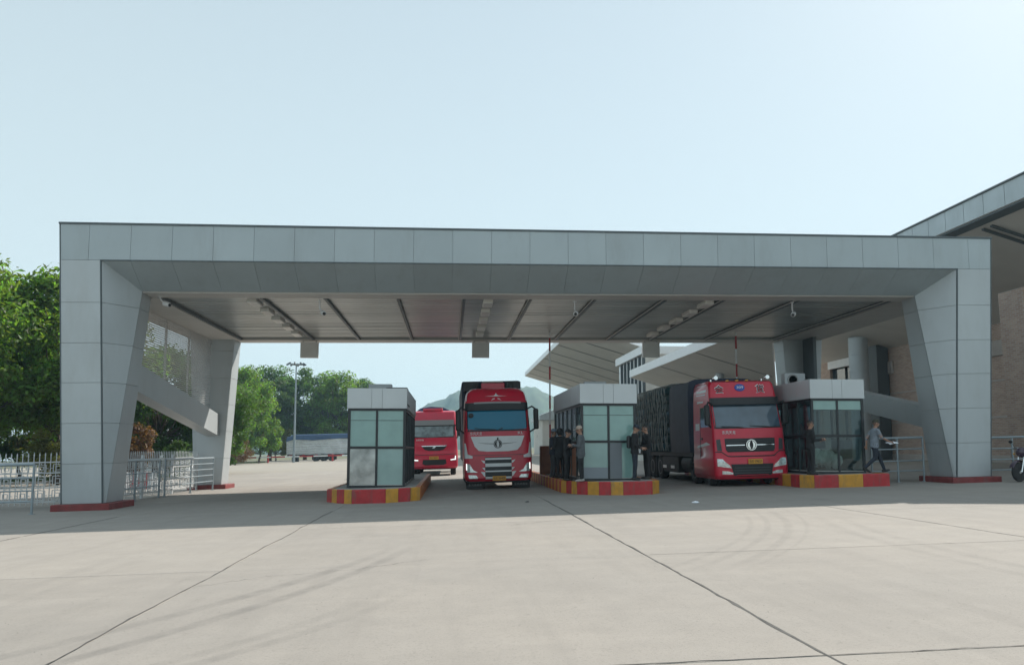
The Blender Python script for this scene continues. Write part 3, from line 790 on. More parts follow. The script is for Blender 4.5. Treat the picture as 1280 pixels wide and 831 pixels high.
# ------------------------------------------------------------------ islands with painted kerbs, and booths
KH = 0.39
def island(cx, nose, back, label, w0=-1.45, w1=1.45, first=0, seg=0.44):
    """nose: list of (x, y) front points from left to right, relative to cx; runs back to y = back"""
    t = thing('traffic_island', label, 'traffic island', (cx, 24, gz(cx)), 0, None)
    sl = lambda x, y, z: (x, y - 24, z + SLOPE * x)
    out = [(w0, back)] + nose + [(w1, back)]
    b = MB(); ins = []
    cxm = sum(p[0] for p in out) / len(out); cym = 26
    def inset(p):
        x = max(w0 + 0.17, min(w1 - 0.17, p[0])); y = min(back - 0.17, p[1] + (0.17 if p[1] < 25 else 0)); return (x, y)
    ins = [inset(p) for p in out]
    b.prism([(x, y, -0.06) for x, y in ins], (0, 0, KH + 0.06)); b.build('island_top', M_islandtop, t, sl)
    # kerb stones along the outline, about 0.43 m each
    k = first
    for a, c in zip(out, out[1:]):
        ln = math.hypot(c[0] - a[0], c[1] - a[1])
        n = 1 if (1.05 > ln > 0.75 and abs(c[1] - a[1]) < 0.25) else max(1, round(ln / seg))
        ia, ic = inset(a), inset(c)
        for i in range(n):
            t0, t1 = i / n, (i + 1) / n
            e = 0.004 / max(ln, .1)
            t0 += e; t1 -= e
            L = lambda p, q, s: (p[0] + (q[0] - p[0]) * s, p[1] + (q[1] - p[1]) * s)
            p0, p1, q0, q1 = L(a, c, t0), L(a, c, t1), L(ia, ic, t0), L(ia, ic, t1)
            dz = random.uniform(-0.004, 0.004)
            b = MB()
            ch = 0.03
            m0 = L(p0, q0, 0.18); m1 = L(p1, q1, 0.18)
            zt = KH + 0.012 + dz
            b.loft([[(p0[0], p0[1], -0.05), (p0[0], p0[1], zt - ch), (m0[0], m0[1], zt), (q0[0], q0[1], zt), (q0[0], q0[1], -0.05)],
                    [(p1[0], p1[1], -0.05), (p1[0], p1[1], zt - ch), (m1[0], m1[1], zt), (q1[0], q1[1], zt), (q1[0], q1[1], -0.05)]])
            b.build('kerb_stone', M_kerb_yel if k % 2 else M_kerb_red, t, sl); k += 1
    return t
island(-2.32, [(-1.45, 24.3), (-1.05, 23.6), (-0.55, 23.12), (0.45, 23.02), (1.15, 23.45), (1.43, 23.8)], 36.3, 'red and yellow kerbed island under the left booth', first=1)
island(5.12, [(-1.45, 25.4), (-1.12, 24.2), (-0.55, 23.5), (0.12, 23.12), (1.02, 23.10), (1.36, 23.6), (1.47, 24.2)], 36.3, 'red and yellow kerbed island with five people under the middle booth')
island(12.72, [(-1.5, 24.1), (-1.25, 23.6), (0.30, 23.5), (1.18, 23.5)], 36.3, 'red and yellow kerbed island where the man in a grey tee walks', -1.5, 1.2, 0, 0.63)

def booth(cx, label, kind):
    zb = gz(cx) + KH
    t = thing('booth', label, 'booth', (cx, 24.4, zb), 0, 'glazed inspection booths on the kerbed islands')
    W, D, H, FH = 0.90, 6.3, 2.46, 0.64
    b = MB()
    b.box(-W + .02, W - .02, 0.02, D - .02, 0.003, 0.09); b.build('floor', M_interior, t)
    # frame: posts and rails
    def bar(x0, x1, y0, y1, z0, z1, name='frame_bar'):
        b = MB(); b.box(x0, x1, y0, y1, z0, z1, 0.006); return b.build(name, M_kioskframe, t)
    for x in (-W, W - 0.08):
        for y in (0, D - 0.08): bar(x, x + 0.08, y, y + 0.08, 0, H, 'corner_post')
    for y in (0.005, D - 0.075):
        bar(-W + .081, W - .081, y, y + .07, 0.0, 0.07); bar(-W + .081, W - .081, y, y + .07, H - .07, H - .002)
        bar(-W + .081, W - .081, y + .005, y + .065, 1.20, 1.28)
        bar(-0.035, 0.035, y + .003, y + .067, 0.071, 1.199, 'mullion'); bar(-0.035, 0.035, y + .003, y + .067, 1.281, H - .071, 'mullion')
    for x in (-W + .005, W - .075):
        bar(x, x + .07, 0.081, D - .081, 0.0, 0.07); bar(x, x + .07, 0.081, D - .081, H - .07, H - .002); bar(x + .005, x + .065, 0.081, D - .081, 1.20, 1.28)
        for k in range(1, 6):
            y = D * k / 6
            bar(x + .003, x + .067, y - .035, y + .035, 0.071, 1.199, 'mullion'); bar(x + .003, x + .067, y - .035, y + .035, 1.281, H - .071, 'mullion')
    # front and back panes
    for fy, front in ((0.035, True), (D - 0.045, False)):
        for i, (x0, x1) in enumerate(((-W + .081, -.036), (.036, W - .081))):
            lowm = {'left': (M_glass_mirror, M_film_low), 'middle': (M_film_low, M_film), 'right': (M_glass_dark, M_glass_dark)}[kind][i] if front else M_glass_clear
            upm = {'left': M_film, 'middle': M_film, 'right': M_glass_dark}[kind] if front else M_glass_clear
            topm = M_film if front else M_glass_clear
            b = MB(); b.box(x0, x1, fy, fy + .012, 0.071, 1.199); b.build('pane', lowm, t)
            b = MB(); b.box(x0, x1, fy, fy + .012, 1.281, 2.08); b.build('pane', upm, t)
            b = MB(); b.box(x0, x1, fy, fy + .012, 2.095, H - .071); b.build('pane', topm, t)
            b = MB(); b.box(x0, x1, fy - .004, fy + .016, 2.081, 2.094); b.build('glazing_bead', M_kioskframe, t)
    for fx, left in ((-W + .035, True), (W - .047, False)):
        for k in range(6):
            y0 = D * k / 6 + (0.081 if k == 0 else .036); y1 = D * (k + 1) / 6 - (0.081 if k == 5 else .036)
            b = MB(); b.box(fx, fx + .012, y0, y1, 0.071, 1.199); b.build('pane', M_brown if (kind == 'middle' and left and k > 0) else M_glass_clear if kind != 'right' else M_glass_dark, t)
            b = MB(); b.box(fx, fx + .012, y0, y1, 1.281, H - .071); b.build('pane', M_glass_clear if kind != 'right' else M_glass_dark, t)
    # inside: desk, cabinet, chair-high partition
    b = MB(); b.box(-W + .25, W - .1, 1.2, 1.9, 0.72, 0.77); b.box(-W + .3, -W + .34, 1.25, 1.85, 0.1, 0.72); b.box(W - .2, W - .16, 1.25, 1.85, 0.1, 0.72); b.build('desk', M_interior, t)
    b = MB(); b.box(-0.2, 0.3, 1.5, 1.56, 0.82, 1.15, 0.01); b.box(0.0, 0.1, 1.5, 1.56, 0.775, 0.82); b.build('monitor', M_black, t)
    if kind != 'right':
        b = MB(); b.box(-W + .09, W - .09, 0.10, 0.16, 0.1, H - .1); b.build('blind', M_interior, t)
    if kind == 'middle':
        for k in range(6):
            y0 = D * k / 6 + .12; b = MB(); b.box(-W + .085, -W + .095, y0, y0 + .55, 1.30, H - .09); b.build('pale_strip', M_winwhite, t)  # pale strips added to give the side panes their sky brightness
        b = MB(); b.box(0.04, 0.42, 0.015, 0.03, 0.08, 1.19); b.build('door_leaf', mat('booth_door_grey', (0.16, 0.18, 0.20), 0.4), t)
        b = MB(); b.box(-W + .085, -.04, 0.017, 0.03, 0.075, 0.42); b.build('kick_panel', mat('kick_panel_grey', (0.22, 0.25, 0.28), 0.4), t)
    if kind == 'right':
        b = MB()
        for k in range(7): b.ell((-0.35 + 0.13 * k + rj.uniform(-.05, .05), 0.75 + rj.uniform(-.2, .2), 0.35 + rj.uniform(0, .25)), (0.2, 0.2, 0.28), 9, 6, Matrix.Rotation(rj.uniform(-.5, .5), 3, 'Y'))
        tag(b.build('bagged_papers', mat('pale_plastic_bags', (0.55, 0.55, 0.52), 0.3, var=0.2, scale=6), t), None, None, None, 'stuff')
        b = MB(); b.box(0.25, 0.75, 0.55, 1.0, 0.1, 1.1, 0.01); b.build('cabinet', M_dark, t)
    # roof fascia panels: front split in three, sides in six, and the deck
    z0, z1 = H + .003, H + FH
    o_ = 0.03
    b = MB(); b.box(-W + .03, W - .03, 0.03, D - .03, z0, z1 - .02); b.build('roof', M_alu_back, t)
    ax = [-W - o_, -0.17, 0.16, W + o_]
    for a, c in zip(ax, ax[1:]):
        b = MB(); b.panel([(a, 0.0, z0), (c, 0.0, z0), (c, 0.0, z1), (a, 0.0, z1)], 0.03, 0.004); b.build('fascia_panel', M_fascia, t)
        b = MB(); b.panel([(c, D, z0), (a, D, z0), (a, D, z1), (c, D, z1)], 0.03, 0.004); b.build('fascia_panel', M_fascia, t)
    for k in range(6):
        y0, y1 = D * k / 6, D * (k + 1) / 6
        b = MB(); b.panel([(-W, y1, z0), (-W, y0, z0), (-W, y0, z1), (-W, y1, z1)], 0.03, 0.004); b.build('fascia_panel', M_fascia, t)
        b = MB(); b.panel([(W, y0, z0), (W, y1, z0), (W, y1, z1), (W, y0, z1)], 0.03, 0.004); b.build('fascia_panel', M_fascia, t)
    if kind == 'left':
        b = MB(); b.box(W + .032, W + .045, 0.2, 1.3, z0 + .10, z0 + .16); b.build('vent_slot', M_black, t)
    return t, zb + z1
def aircon(x, y, z, label, fan=True):
    t = thing('air_conditioner', label, 'air conditioner', (x, y, z), 0, 'air conditioning units on the booth roofs')
    b = MB(); b.box(-0.38, 0.38, -0.15, 0.15, 0.03, 0.52 if fan else 0.22, 0.015); b.build('case', M_ac, t)
    if fan:
        b = MB(); b.lathe([(0.0, -0.16), (0.19, -0.158), (0.20, -0.151), (0.0, -0.151)], (-0.08, 0, 0.28), 'y', 20); f_ = b.build('fan_grille', M_dark, t)
        b = MB()
        for k in range(5): b.lathe([(0.04 + .035 * k, -0.166), (0.05 + .035 * k, -0.166), (0.05 + .035 * k, -0.161), (0.04 + .035 * k, -0.161)], (-0.08, 0, 0.28), 'y', 20)
        b.build('grille_ring', M_rim, f_)
    for s in (-.28, .28):
        b = MB(); b.box(s - .03, s + .03, -0.18, 0.18, 0, 0.03); b.build('foot', M_dark, t)
_, zr = booth(-2.29, 'left glazed booth with four frosted front panes and white fascia', 'left')
aircon(-2.3, 25.6, zr, 'air conditioner on the roof of the left booth beside the flat hatch', False)
b = MB(); b.box(-0.35, 0.35, -0.3, 0.3, 0, 0.10, 0.02)
tag(b.build('roof_hatch', M_dark, None, loc=(-1.75, 25.6, zr)), 'flat dark hatch on the roof of the left booth', 'hatch')
_, zr = booth(5.08, 'middle glazed booth with teal front panes and people on both sides', 'middle')
aircon(5.0, 26.3, zr, 'air conditioner on the roof of the middle booth', False)
_, zr = booth(12.74, 'right booth with see-through dark panes beside the right truck', 'right')
aircon(12.28, 26.6, zr - 0.12, 'big fan air conditioner on the roof of the right booth')

# raised red and white barriers and their cabinets
def raised_barrier(x, y, z0, label):
    t = thing('raised_barrier', label, 'barrier', (x, y, gz(x) + KH), 0, 'red and white barrier arms standing upright')
    b = MB(); b.box(-0.17, 0.17, -0.14, 0.14, 0.004, 1.0, 0.02); b.build('cabinet', mat('barrier_cabinet_orange', (0.42, 0.09, 0.03), 0.45) if 'barrier_cabinet_orange' not in MATS else MATS['barrier_cabinet_orange'], t)
    b = MB(); b.tube((0, -0.16, 0.85), (0, 0.16, 0.85), 0.06); b.build('pivot', M_dark, t)
    a = MB(); a.box(-0.035, 0.035, -0.20, -0.17, 0.75, 6.3); arm = a.build('arm', M_white, t)
    for k in range(4):
        b = MB(); b.box(-0.038, 0.038, -0.203, -0.167, 1.5 + 1.3 * k, 2.1 + 1.3 * k); b.build('red_band', M_kerb_red, arm)
raised_barrier(4.45, 34.3, 0, 'upright red and white barrier arm left of the middle booth')
raised_barrier(13.2, 34.6, 0, 'upright red and white barrier arm above the right truck')
b = MB(); b.box(-0.28, 0.28, -0.2, 0.2, 0.0, 1.15, 0.02)
wc = b.build('service_cabinet', M_brown, None, loc=(3.98, 31.6, gz(3.98) + KH + .002)); tag(wc, 'brown service cabinet standing behind the people left of the middle booth', 'cabinet')

# ------------------------------------------------------------------ trucks
def interp(tab, z):
    if z <= tab[0][0]: return tab[0][1]
    for (a, va), (c, vc) in zip(tab, tab[1:]):
        if z <= c: return va + (vc - va) * (z - a) / (c - a)
    return tab[-1][1]
def front_y(D, x, z):
    w = interp(D['w'], z); rc = D.get('rc', 0.20)
    ax = min(abs(x), w - 1e-4); y = interp(D['y'], z) + 0.05 * (ax / w) ** 2
    if ax > w - rc:
        q = (ax - (w - rc)) / rc; y += rc * (1 - math.sqrt(max(0, 1 - q * q)))
    return y
def patch(t, D, name, m, poly, off=0.012, th=0.03, mirror=False):
    """a shape drawn in the front plane (x, z), bent over the curved front and given thickness"""
    for s in ((1, -1) if mirror else (1,)):
        bm = bmesh.new()
        bm.faces.new([bm.verts.new((s * x, 0, z)) for x, z in poly])
        for k in range(-8, 9):
            bmesh.ops.bisect_plane(bm, geom=bm.verts[:] + bm.edges[:] + bm.faces[:], plane_co=(k * 0.15, 0, 0), plane_no=(1, 0, 0))
        for k in range(1, 18):
            bmesh.ops.bisect_plane(bm, geom=bm.verts[:] + bm.edges[:] + bm.faces[:], plane_co=(0, 0, k * 0.21), plane_no=(0, 0, 1))
        ex = bmesh.ops.extrude_face_region(bm, geom=bm.faces[:])
        new = {v for v in ex['geom'] if isinstance(v, bmesh.types.BMVert)}
        for v in bm.verts:
            v.co.y = front_y(D, v.co.x, v.co.z) + (th if v in new else -off)
        bmesh.ops.recalc_face_normals(bm, faces=bm.faces)
        me = bpy.data.meshes.new(name); bm.to_mesh(me); bm.free(); me.materials.append(m)
        o = link(name, me, t)
    return o
def strip(t, D, name, m, x0, x1, zlo, zhi, off=0.012, th=0.03, n=16, nz=5, smooth=True):
    L = lambda f, x: f(x) if callable(f) else f
    b = MB()
    P_ = lambda u, v, o: (lambda x: (lambda z: (x, front_y(D, x, z) - o, z))(L(zlo, x) + (L(zhi, x) - L(zlo, x)) * v))(x0 + (x1 - x0) * u)
    b.grid(lambda u, v: P_(u, v, off), n, nz)
    rim = [P_(i / n, 0, off) for i in range(n + 1)] + [P_(1, j / nz, off) for j in range(1, nz + 1)] + [P_(1 - i / n, 1, off) for i in range(1, n + 1)] + [P_(0, 1 - j / nz, off) for j in range(1, nz)]
    k = len(rim); b.add(rim + [(p[0], p[1] + off + th, p[2]) for p in rim], [(i, i + k, (i + 1) % k + k, (i + 1) % k) for i in range(k)])
    return b.build(name, m, t, smooth=35)
def cab(t, D, m):
    b = MB(); S = []
    for z in sorted(set(D['z']) | {q[0] for q in D['w']} | {q[0] for q in D['y']}):
        w = interp(D['w'], z); n = 26; sec = []
        for i in range(n + 1):
            x = w * math.sin(-PI / 2 + PI * i / n) if True else 0
            sec.append((x, front_y(D, x, z), z))
        bk = D['back'] if z < D['z'][-1] - 0.3 else D['back']
        sec += [(w, bk - .1, z), (w - .08, bk, z), (-w + .08, bk, z), (-w, bk - .1, z)]
        S.append(sec)
    b.loft(S); return b.build('cab', m, t, smooth=38)
def emblem(t, x, y, z, r, m):
    b = MB(); prof = [(r * 0.86, -0.012), (r, -0.012), (r, 0.012), (r * 0.86, 0.012)]
    n = 28; vs = []
    for rr, h in prof:
        for k in range(n): a = 2 * PI * k / n; vs.append((x + rr * math.cos(a), y + h, z + rr * math.sin(a)))
    b.add(vs, [(i * n + k, i * n + (k + 1) % n, ((i + 1) % 4) * n + (k + 1) % n, ((i + 1) % 4) * n + k) for i in range(4) for k in range(n)])
    for s in (1, -1):   # two birds chasing each other round the ring
        o = []; i_ = []
        for k in range(11):
            q = k / 10; a = R(95 + 165 * q)
            o.append((r * 0.74 * math.cos(a), r * 0.74 * math.sin(a)))
            i_.append((r * (0.74 * math.cos(a) + 0.42 * math.sin(PI * q) ** 0.8 * 0.9 + 0.03), r * (0.74 * math.sin(a) + 0.10 * math.sin(PI * q))))
        poly = o + i_[::-1]
        b.prism([(x + s * px, y - 0.012, z + s * pz) for px, pz in poly], (0, 0.02, 0))
    return b.build('emblem', m, t)
WC = {}
def wheels(t, spots, r=0.51, wd=0.30):
    if 'ty' not in WC:
        b = MB(); h = wd / 2
        b.lathe([(0.29, -h), (r - .06, -h), (r - .015, -h + .03), (r, -h + .06), (r, -.06), (r - .02, -.05), (r - .02, -.03), (r, -.02), (r, .02), (r - .02, .03), (r - .02, .05), (r, .06), (r, h - .06), (r - .015, h - .03), (r - .06, h), (0.29, h)], (0, 0, 0), 'x', 28)
        WC['ty'] = b.mesh('wheel', M_rubber, smooth=35)
        b = MB(); b.lathe([(0.0, -h + .08), (0.10, -h + .02), (0.12, -h + .08), (0.22, -h + .10), (0.285, -h - .004), (0.30, -h - .004), (0.30, h), (0.0, h)], (0, 0, 0), 'x', 24)
        WC['rim'] = b.mesh('rim', M_rim, smooth=35)
    for x, y, z in spots:
        o = link('wheel', WC['ty'], t, (x, y, z), (0, 0, 0 if x < 0 else PI)); link('rim', WC['rim'], o)
def mirror_set(t, D, side, zlo, zhi, xo_, yo=0.15):
    s = side
    b = MB(); b.box(min(s * xo_, s * (xo_ + .19)), max(s * xo_, s * (xo_ + .19)), yo - .05, yo + .07, zlo, zhi, 0.04); m_ = b.build('mirror', M_black, t)
    w = interp(D['w'], zhi)
    b = MB(); b.path([(s * (w - .08), 0.45, zhi + .0), (s * (w + .12), 0.28, zhi + .10), (s * (xo_ + .09), yo, zhi - .02)], 0.032, 8)
    b.path([(s * (w - .02), 0.4, zlo - .12), (s * (xo_ + .05), yo + .03, zlo + .03)], 0.03, 8); b.build('mirror_arm', M_black, m_)
    b = MB(); b.box(min(s * xo_, s * (xo_ + .19)) + .02, max(s * xo_, s * (xo_ + .19)) - .02, yo + .071, yo + .076, zlo + .03, zhi - .03); b.build('mirror_glass', M_winglass, m_)
def plate(t, x, y, z, txt, w=0.50, h=0.17):
    b = MB(); b.box(x - w / 2, x + w / 2, y - .012, y + .01, z - h / 2, z + h / 2, 0.004); p = b.build('number_plate', M_plate, t)
    text('plate_text', txt, 0.135, M_black, p, (x, y - .013, z), width=w * 0.86, ext=0.002)
def chassis(t, L, tw):
    b = MB()
    for s in (-.42, .42): b.box(s - .05, s + .05, 0.6, L, 0.62, 0.86)
    for y in np.arange(1.0, L, 1.4): b.box(-.37, .37, y, y + .1, 0.66, 0.8)
    b.box(-1.0, 1.0, 0.45, 1.9, 0.55, 0.80)
    b.build('chassis', M_chassis, t)
    sp = [(s * 1.02, y, 0.51) for s in (-1, 1) for y in tw]
    wheels(t, sp)
    for y in tw:
        b = MB(); b.tube((-.9, y, .51), (.9, y, .51), 0.09); b.build('axle', M_chassis, t)

# --- truck in the middle lane, with the white front panel
t1 = thing('truck', 'red truck with white front panel, blue windscreen and black visor in the middle lane', 'truck', (1.82, 28.6, gz(1.82)), 0, None, True)
D1 = dict(z=[0.30, 0.42, 0.8, 1.22, 1.6, 2.0, 2.2, 2.55, 2.95, 3.1, 3.3, 3.5, 3.66, 3.76, 3.80], back=2.35,
          w=[(0.3, 1.20), (0.42, 1.26), (1.2, 1.28), (2.2, 1.25), (3.0, 1.21), (3.3, 1.18), (3.6, 1.12), (3.76, 0.98), (3.80, 0.85)],
          y=[(0.3, 0.10), (0.42, 0.0), (1.2, 0.03), (1.9, 0.08), (2.2, 0.12), (2.95, 0.34), (3.25, 0.40), (3.6, 0.56), (3.76, 0.72), (3.8, 0.9)])
cab(t1, D1, M_red)
sym = lambda h: [(x, z) for x, z in h] + [(-x, z) for x, z in h[::-1]]
strip(t1, D1, 'windscreen_surround', M_black, -1.2, 1.2, 2.14, 3.0, 0.006, 0.03, 24)
strip(t1, D1, 'windscreen', M_shield1, -1.09, 1.09, lambda x: 2.22 - 0.03 * (1 - (x / 1.1) ** 2), lambda x: 2.91 + 0.02 * (1 - x * x), 0.014, 0.02, 24)
strip(t1, D1, 'sun_visor', M_black, -1.19, 1.19, 2.93, 3.22, 0.10, 0.10, 24)
strip(t1, D1, 'visor_strip', M_rim, -0.85, 0.92, lambda x: 3.19 - .02 * x * x, lambda x: 3.255 - .02 * x * x, 0.115, 0.03, 16, 1)
patch(t1, D1, 'front_panel', M_white, sym([(0.0, 1.385), (0.4, 1.39), (0.72, 1.43), (0.86, 1.58), (1.0, 1.955)][1:]), 0.02, 0.03)
emblem(t1, 0, front_y(D1, 0, 1.66) - .035, 1.665, 0.155, M_black)
b = MB(); b.box(-.025, .025, front_y(D1, 0, 1.84) - .04, front_y(D1, 0, 1.84), 1.82, 1.90); b.build('sensor', M_black, t1)
for s in (-1, 1):
    patch(t1, D1, 'wing_line', M_rim, [(s * .17, 1.655), (s * .45, 1.675), (s * .78, 1.725), (s * .45, 1.70), (s * .17, 1.69)][::s], 0.032, 0.012)
strip(t1, D1, 'panel_gap', M_dark, -1.2, 1.2, lambda x: 1.245 - .0 * x, lambda x: 1.265, 0.004, 0.02, 16, 1)
patch(t1, D1, 'grille', M_black, sym([(0.49, 0.38), (0.49, 1.18)]), 0.010, 0.03)
for z0, z1 in ((1.085, 1.15), (0.83, 0.955), (0.64, 0.69), (0.375, 0.46)):
    patch(t1, D1, 'grille_bar', M_white, sym([(0.485, z0), (0.485, z1)]), 0.045, 0.03)
for zz in (1.05, 1.02, .99, .80, .77, .74, .71, .60, .56, .52):
    patch(t1, D1, 'grille_slat', M_dark, sym([(0.48, zz), (0.48, zz + .012)]), 0.022, 0.02)
for poly in ([(.50, 0.95), (.50, 1.05), (.64, 1.08), (.56, .98)], [(.50, .70), (.50, .80), (.61, .80), (.53, .72)], [(.50, .46), (.50, .64), (.66, .655), (.55, .50)]):
    patch(t1, D1, 'grille_tooth', M_white, poly, 0.022, 0.03, True)
patch(t1, D1, 'headlight', M_lamp, [(1.17, 0.64), (0.76, 0.63), (0.93, 0.72), (1.06, 0.94), (1.17, 0.96)], 0.02, 0.04, True)
patch(t1, D1, 'running_light', M_drl, [(1.195, 0.72), (1.165, 0.72), (1.165, 0.96), (1.195, 0.96)], 0.03, 0.05, True)
patch(t1, D1, 'fog_light', M_lamp, [(1.09, 0.40), (0.78, 0.39), (0.76, 0.44), (0.84, 0.53), (1.12, 0.54)], 0.02, 0.04, True)
patch(t1, D1, 'corner_vane', M_white, [(1.245, 1.15), (.95, 1.15), (.95, 1.235), (1.13, 1.31), (1.19, 1.70), (1.245, 1.72)], 0.025, 0.04, True)
plate(t1, 0.02, front_y(D1, 0, .4) - 0.06, 0.40, '云E·26409')
text('name_lettering', '东风天龙', 0.13, M_white, t1, (-0.80, front_y(D1, .8, 2.05) - .014, 2.055), (PI / 2 - .1, 0, -.06), 0.004, 0.44)
text('name_lettering', 'KL', 0.14, M_white, t1, (0.86, front_y(D1, .86, 2.05) - .014, 2.06), (PI / 2 - .1, 0, .08), 0.004, 0.20)
# roof star, bracket and trim
patch(t1, D1, 'roof_star', M_white, [(-.42, 3.475), (-.09, 3.495), (-.03, 3.54), (0, 3.61), (.03, 3.54), (.09, 3.495), (.42, 3.475), (0, 3.465)], 0.012, 0.02)
patch(t1, D1, 'roof_bracket', M_white, [(-.20, 3.30), (-.12, 3.385), (-.05, 3.395), (-.06, 3.36), (-.12, 3.345)], 0.012, 0.02, False)
patch(t1, D1, 'roof_bracket', M_white, [(.06, 3.36), (.05, 3.395), (.12, 3.385), (.20, 3.30), (.12, 3.345)], 0.012, 0.02, False)
strip(t1, D1, 'roof_crease', M_kerb_red, -.75, .75, 3.42, 3.435, 0.004, 0.02, 10, 1)
b = MB(); trim = [(-1.13, 3.3), (-1.12, 3.5), (-1.07, 3.63), (-.95, 3.73), (-.75, 3.775)]
for s in (1, -1): b.path([(s * x, front_y(D1, x * .985, z) - .01, z) for x, z in trim], 0.014, 6)
b.build('roof_trim', M_white, t1)
for s in (-1, 1): mirror_set(t1, D1, s, 2.18, 2.95, 1.36, 0.05)
b = MB()
for s in (-1, 1): b.path([(s * .05, front_y(D1, 0, 2.2) - .03, 2.2), (s * .45 - .25, front_y(D1, .3, 2.25) - .03, 2.24), (s * .5 - .35, front_y(D1, .4, 2.3) - .03, 2.27)], 0.014, 5)
b.build('wiper', M_black, t1)
b = MB(); b.ell((-0.97, front_y(D1, .97, 2.75) - .03, 2.74), (.10, .03, .10), 12, 6); b.build('blind_spot_mirror', M_black, t1)
for x in (-1.2, .52):
    b = MB(); b.box(x, x + .68, .45, .50, .02, .28, .01); b.build('mud_flap', M_black, t1)
for s in (-1, 1): text('flap_lettering', '东风商用车', 0.10, M_rim, t1, (s * .86, .445, .15), width=.5)
b = MB(); b.box(-1.2, 1.2, 0.14, 0.5, 0.24, 0.33, 0.03); b.build('bumper_lip', M_black, t1)
chassis(t1, 10.5, (0.95, 2.6, 6.2, 7.5, 8.9))
b = MB(); b.box(-1.25, 1.12, 2.7, 11.5, 0.95, 4.24, 0.05); b.build('cargo_body', M_tarp, t1)
for s in (-1, 1):
    b = MB(); b.box(s * .85 - .33, s * .85 + .27, 2.3, 2.68, 3.80, 4.18, .03); h_ = b.build('air_box', M_black, t1)
    b = MB(); b.lathe([(0, 2.27), (.09, 2.27), (.11, 2.295), (0, 2.295)], (s * .72, 0, 3.99), 'y', 14); b.build('port', M_chassis, h_)
b = MB(); b.box(-.48, .46, 2.2, 2.6, 3.83, 4.12, .02); b.build('roof_locker', M_red2, t1)
for z in (3.86, 4.15): 
    b = MB(); b.box(-.44, .40, 2.16, 2.2, z - .02, z + .02); b.build('locker_strip', M_brick_plain, t1)

# --- truck in the right lane
t3 = thing('truck', 'crimson truck with round emblem, blue roof badge and roped load in the right lane', 'truck', (10.28, 25.55, gz(10.28)), R(-0.6), None, True)
D3 = dict(rc=0.13, z=[0.26, 0.38, 0.7, 1.0, 1.06, 1.5, 1.96, 2.3, 2.85, 3.05, 3.3, 3.55, 3.66], back=2.45,
          w=[(0.26, 1.22), (0.4, 1.29), (1.0, 1.29), (1.06, 1.27), (2.0, 1.25), (2.85, 1.22), (3.05, 1.21), (3.5, 1.17), (3.66, 1.10)],
          y=[(0.26, 0.10), (0.38, 0.0), (0.85, 0.0), (1.0, 0.03), (1.06, 0.08), (1.96, 0.14), (2.85, 0.42), (3.05, 0.46), (3.6, 0.62), (3.66, 0.8)])
cab(t3, D3, M_red)
strip(t3, D3, 'windscreen_surround', M_black, -1.19, 1.19, 1.97, 2.9, 0.006, 0.03, 24)
strip(t3, D3, 'windscreen', M_shield3, -1.13, 1.13, lambda x: 2.02 - .03 * (1 - x * x), 2.83, 0.014, 0.02, 24)
strip(t3, D3, 'sun_visor', M_black, -1.2, 1.2, 2.80, 3.05, 0.14, 0.10, 24)
patch(t3, D3, 'grille', M_black, sym([(0.80, 1.17), (0.86, 1.25), (0.88, 1.63)]), 0.012, 0.03)
for zz in (1.24, 1.31, 1.48, 1.55):
    patch(t3, D3, 'grille_slat', M_dark, sym([(0.83, zz), (0.83, zz + .02)]), 0.03, 0.02)
for s in (-1, 1): patch(t3, D3, 'grille_bar', M_chrome, [(s * .2, 1.385), (s * .2, 1.415), (s * .84, 1.415), (s * .84, 1.385)][::s], 0.036, 0.02)
emblem(t3, 0.02, front_y(D3, 0, 1.4) - .05, 1.40, 0.185, M_chrome)
patch(t3, D3, 'side_vent', M_dark, [(.99, 1.22), (1.15, 1.22), (1.17, 1.60), (1.03, 1.62)], 0.008, 0.02, True)
strip(t3, D3, 'bumper_gap', M_black, -1.22, 1.22, lambda x: 1.005 - .0 * x + (0.16 if abs(x) > 1.0 else 0.04 * max(0, (abs(x) - .8) / .2) * 4), lambda x: 1.04 + (0.16 if abs(x) > 1.0 else 0.04 * max(0, (abs(x) - .8) / .2) * 4), 0.012, 0.03, 24, 1)
patch(t3, D3, 'headlight', M_lamp, [(1.20, .70), (.73, .63), (.80, .74), (.93, .84), (1.02, .94), (1.20, .95)], 0.02, 0.04, True)
patch(t3, D3, 'fog_light', M_lamp, [(1.05, .43), (.70, .42), (.68, .47), (.85, .53), (1.05, .54)], 0.02, 0.04, True)
patch(t3, D3, 'lower_grille', M_black, sym([(0.42, .34), (0.66, .38), (0.74, .76)]), 0.010, 0.03)
for zz in (.44, .53, .62): patch(t3, D3, 'grille_slat', M_dark, sym([(0.62, zz), (0.62, zz + .03)]), 0.028, 0.02)
plate(t3, 0.10, front_y(D3, 0, .84) - 0.035, 0.84, '云E·19621')
text('name_lettering', '东风天龙', 0.13, M_white, t3, (-0.72, front_y(D3, .72, 1.84) - .016, 1.83), (PI / 2 - .06, 0, -.05), 0.004, 0.46)
for x, ch in ((-.84, '会'), (.62, '货')):
    p_ = (x, front_y(D3, x, 3.33) - .012, 3.33)
    text('roof_character', ch, 0.36, M_white, t3, p_, (PI / 2 - .28, 0, 0), 0.004)
    text('roof_character', ch, 0.31, M_black, t3, (p_[0], p_[1] - .006, p_[2]), (PI / 2 - .28, 0, 0), 0.004)
b = MB(); b.lathe([(0, -.012), (0.155, -.012), (0.16, 0.0), (0.16, .02), (0, .02)], (0, 0, 0), 'y', 24)
bd = b.build('roof_badge', mat('badge_blue', (0.015, 0.07, 0.35), 0.4), t3, loc=(-.10, front_y(D3, .1, 3.40) - .012, 3.40), rot=(-.28, 0, 0)); bd.scale = (1.15, 1, 0.85)
text('badge_number', '309', 0.15, M_white, bd, (0, -.016, 0), ext=.003)
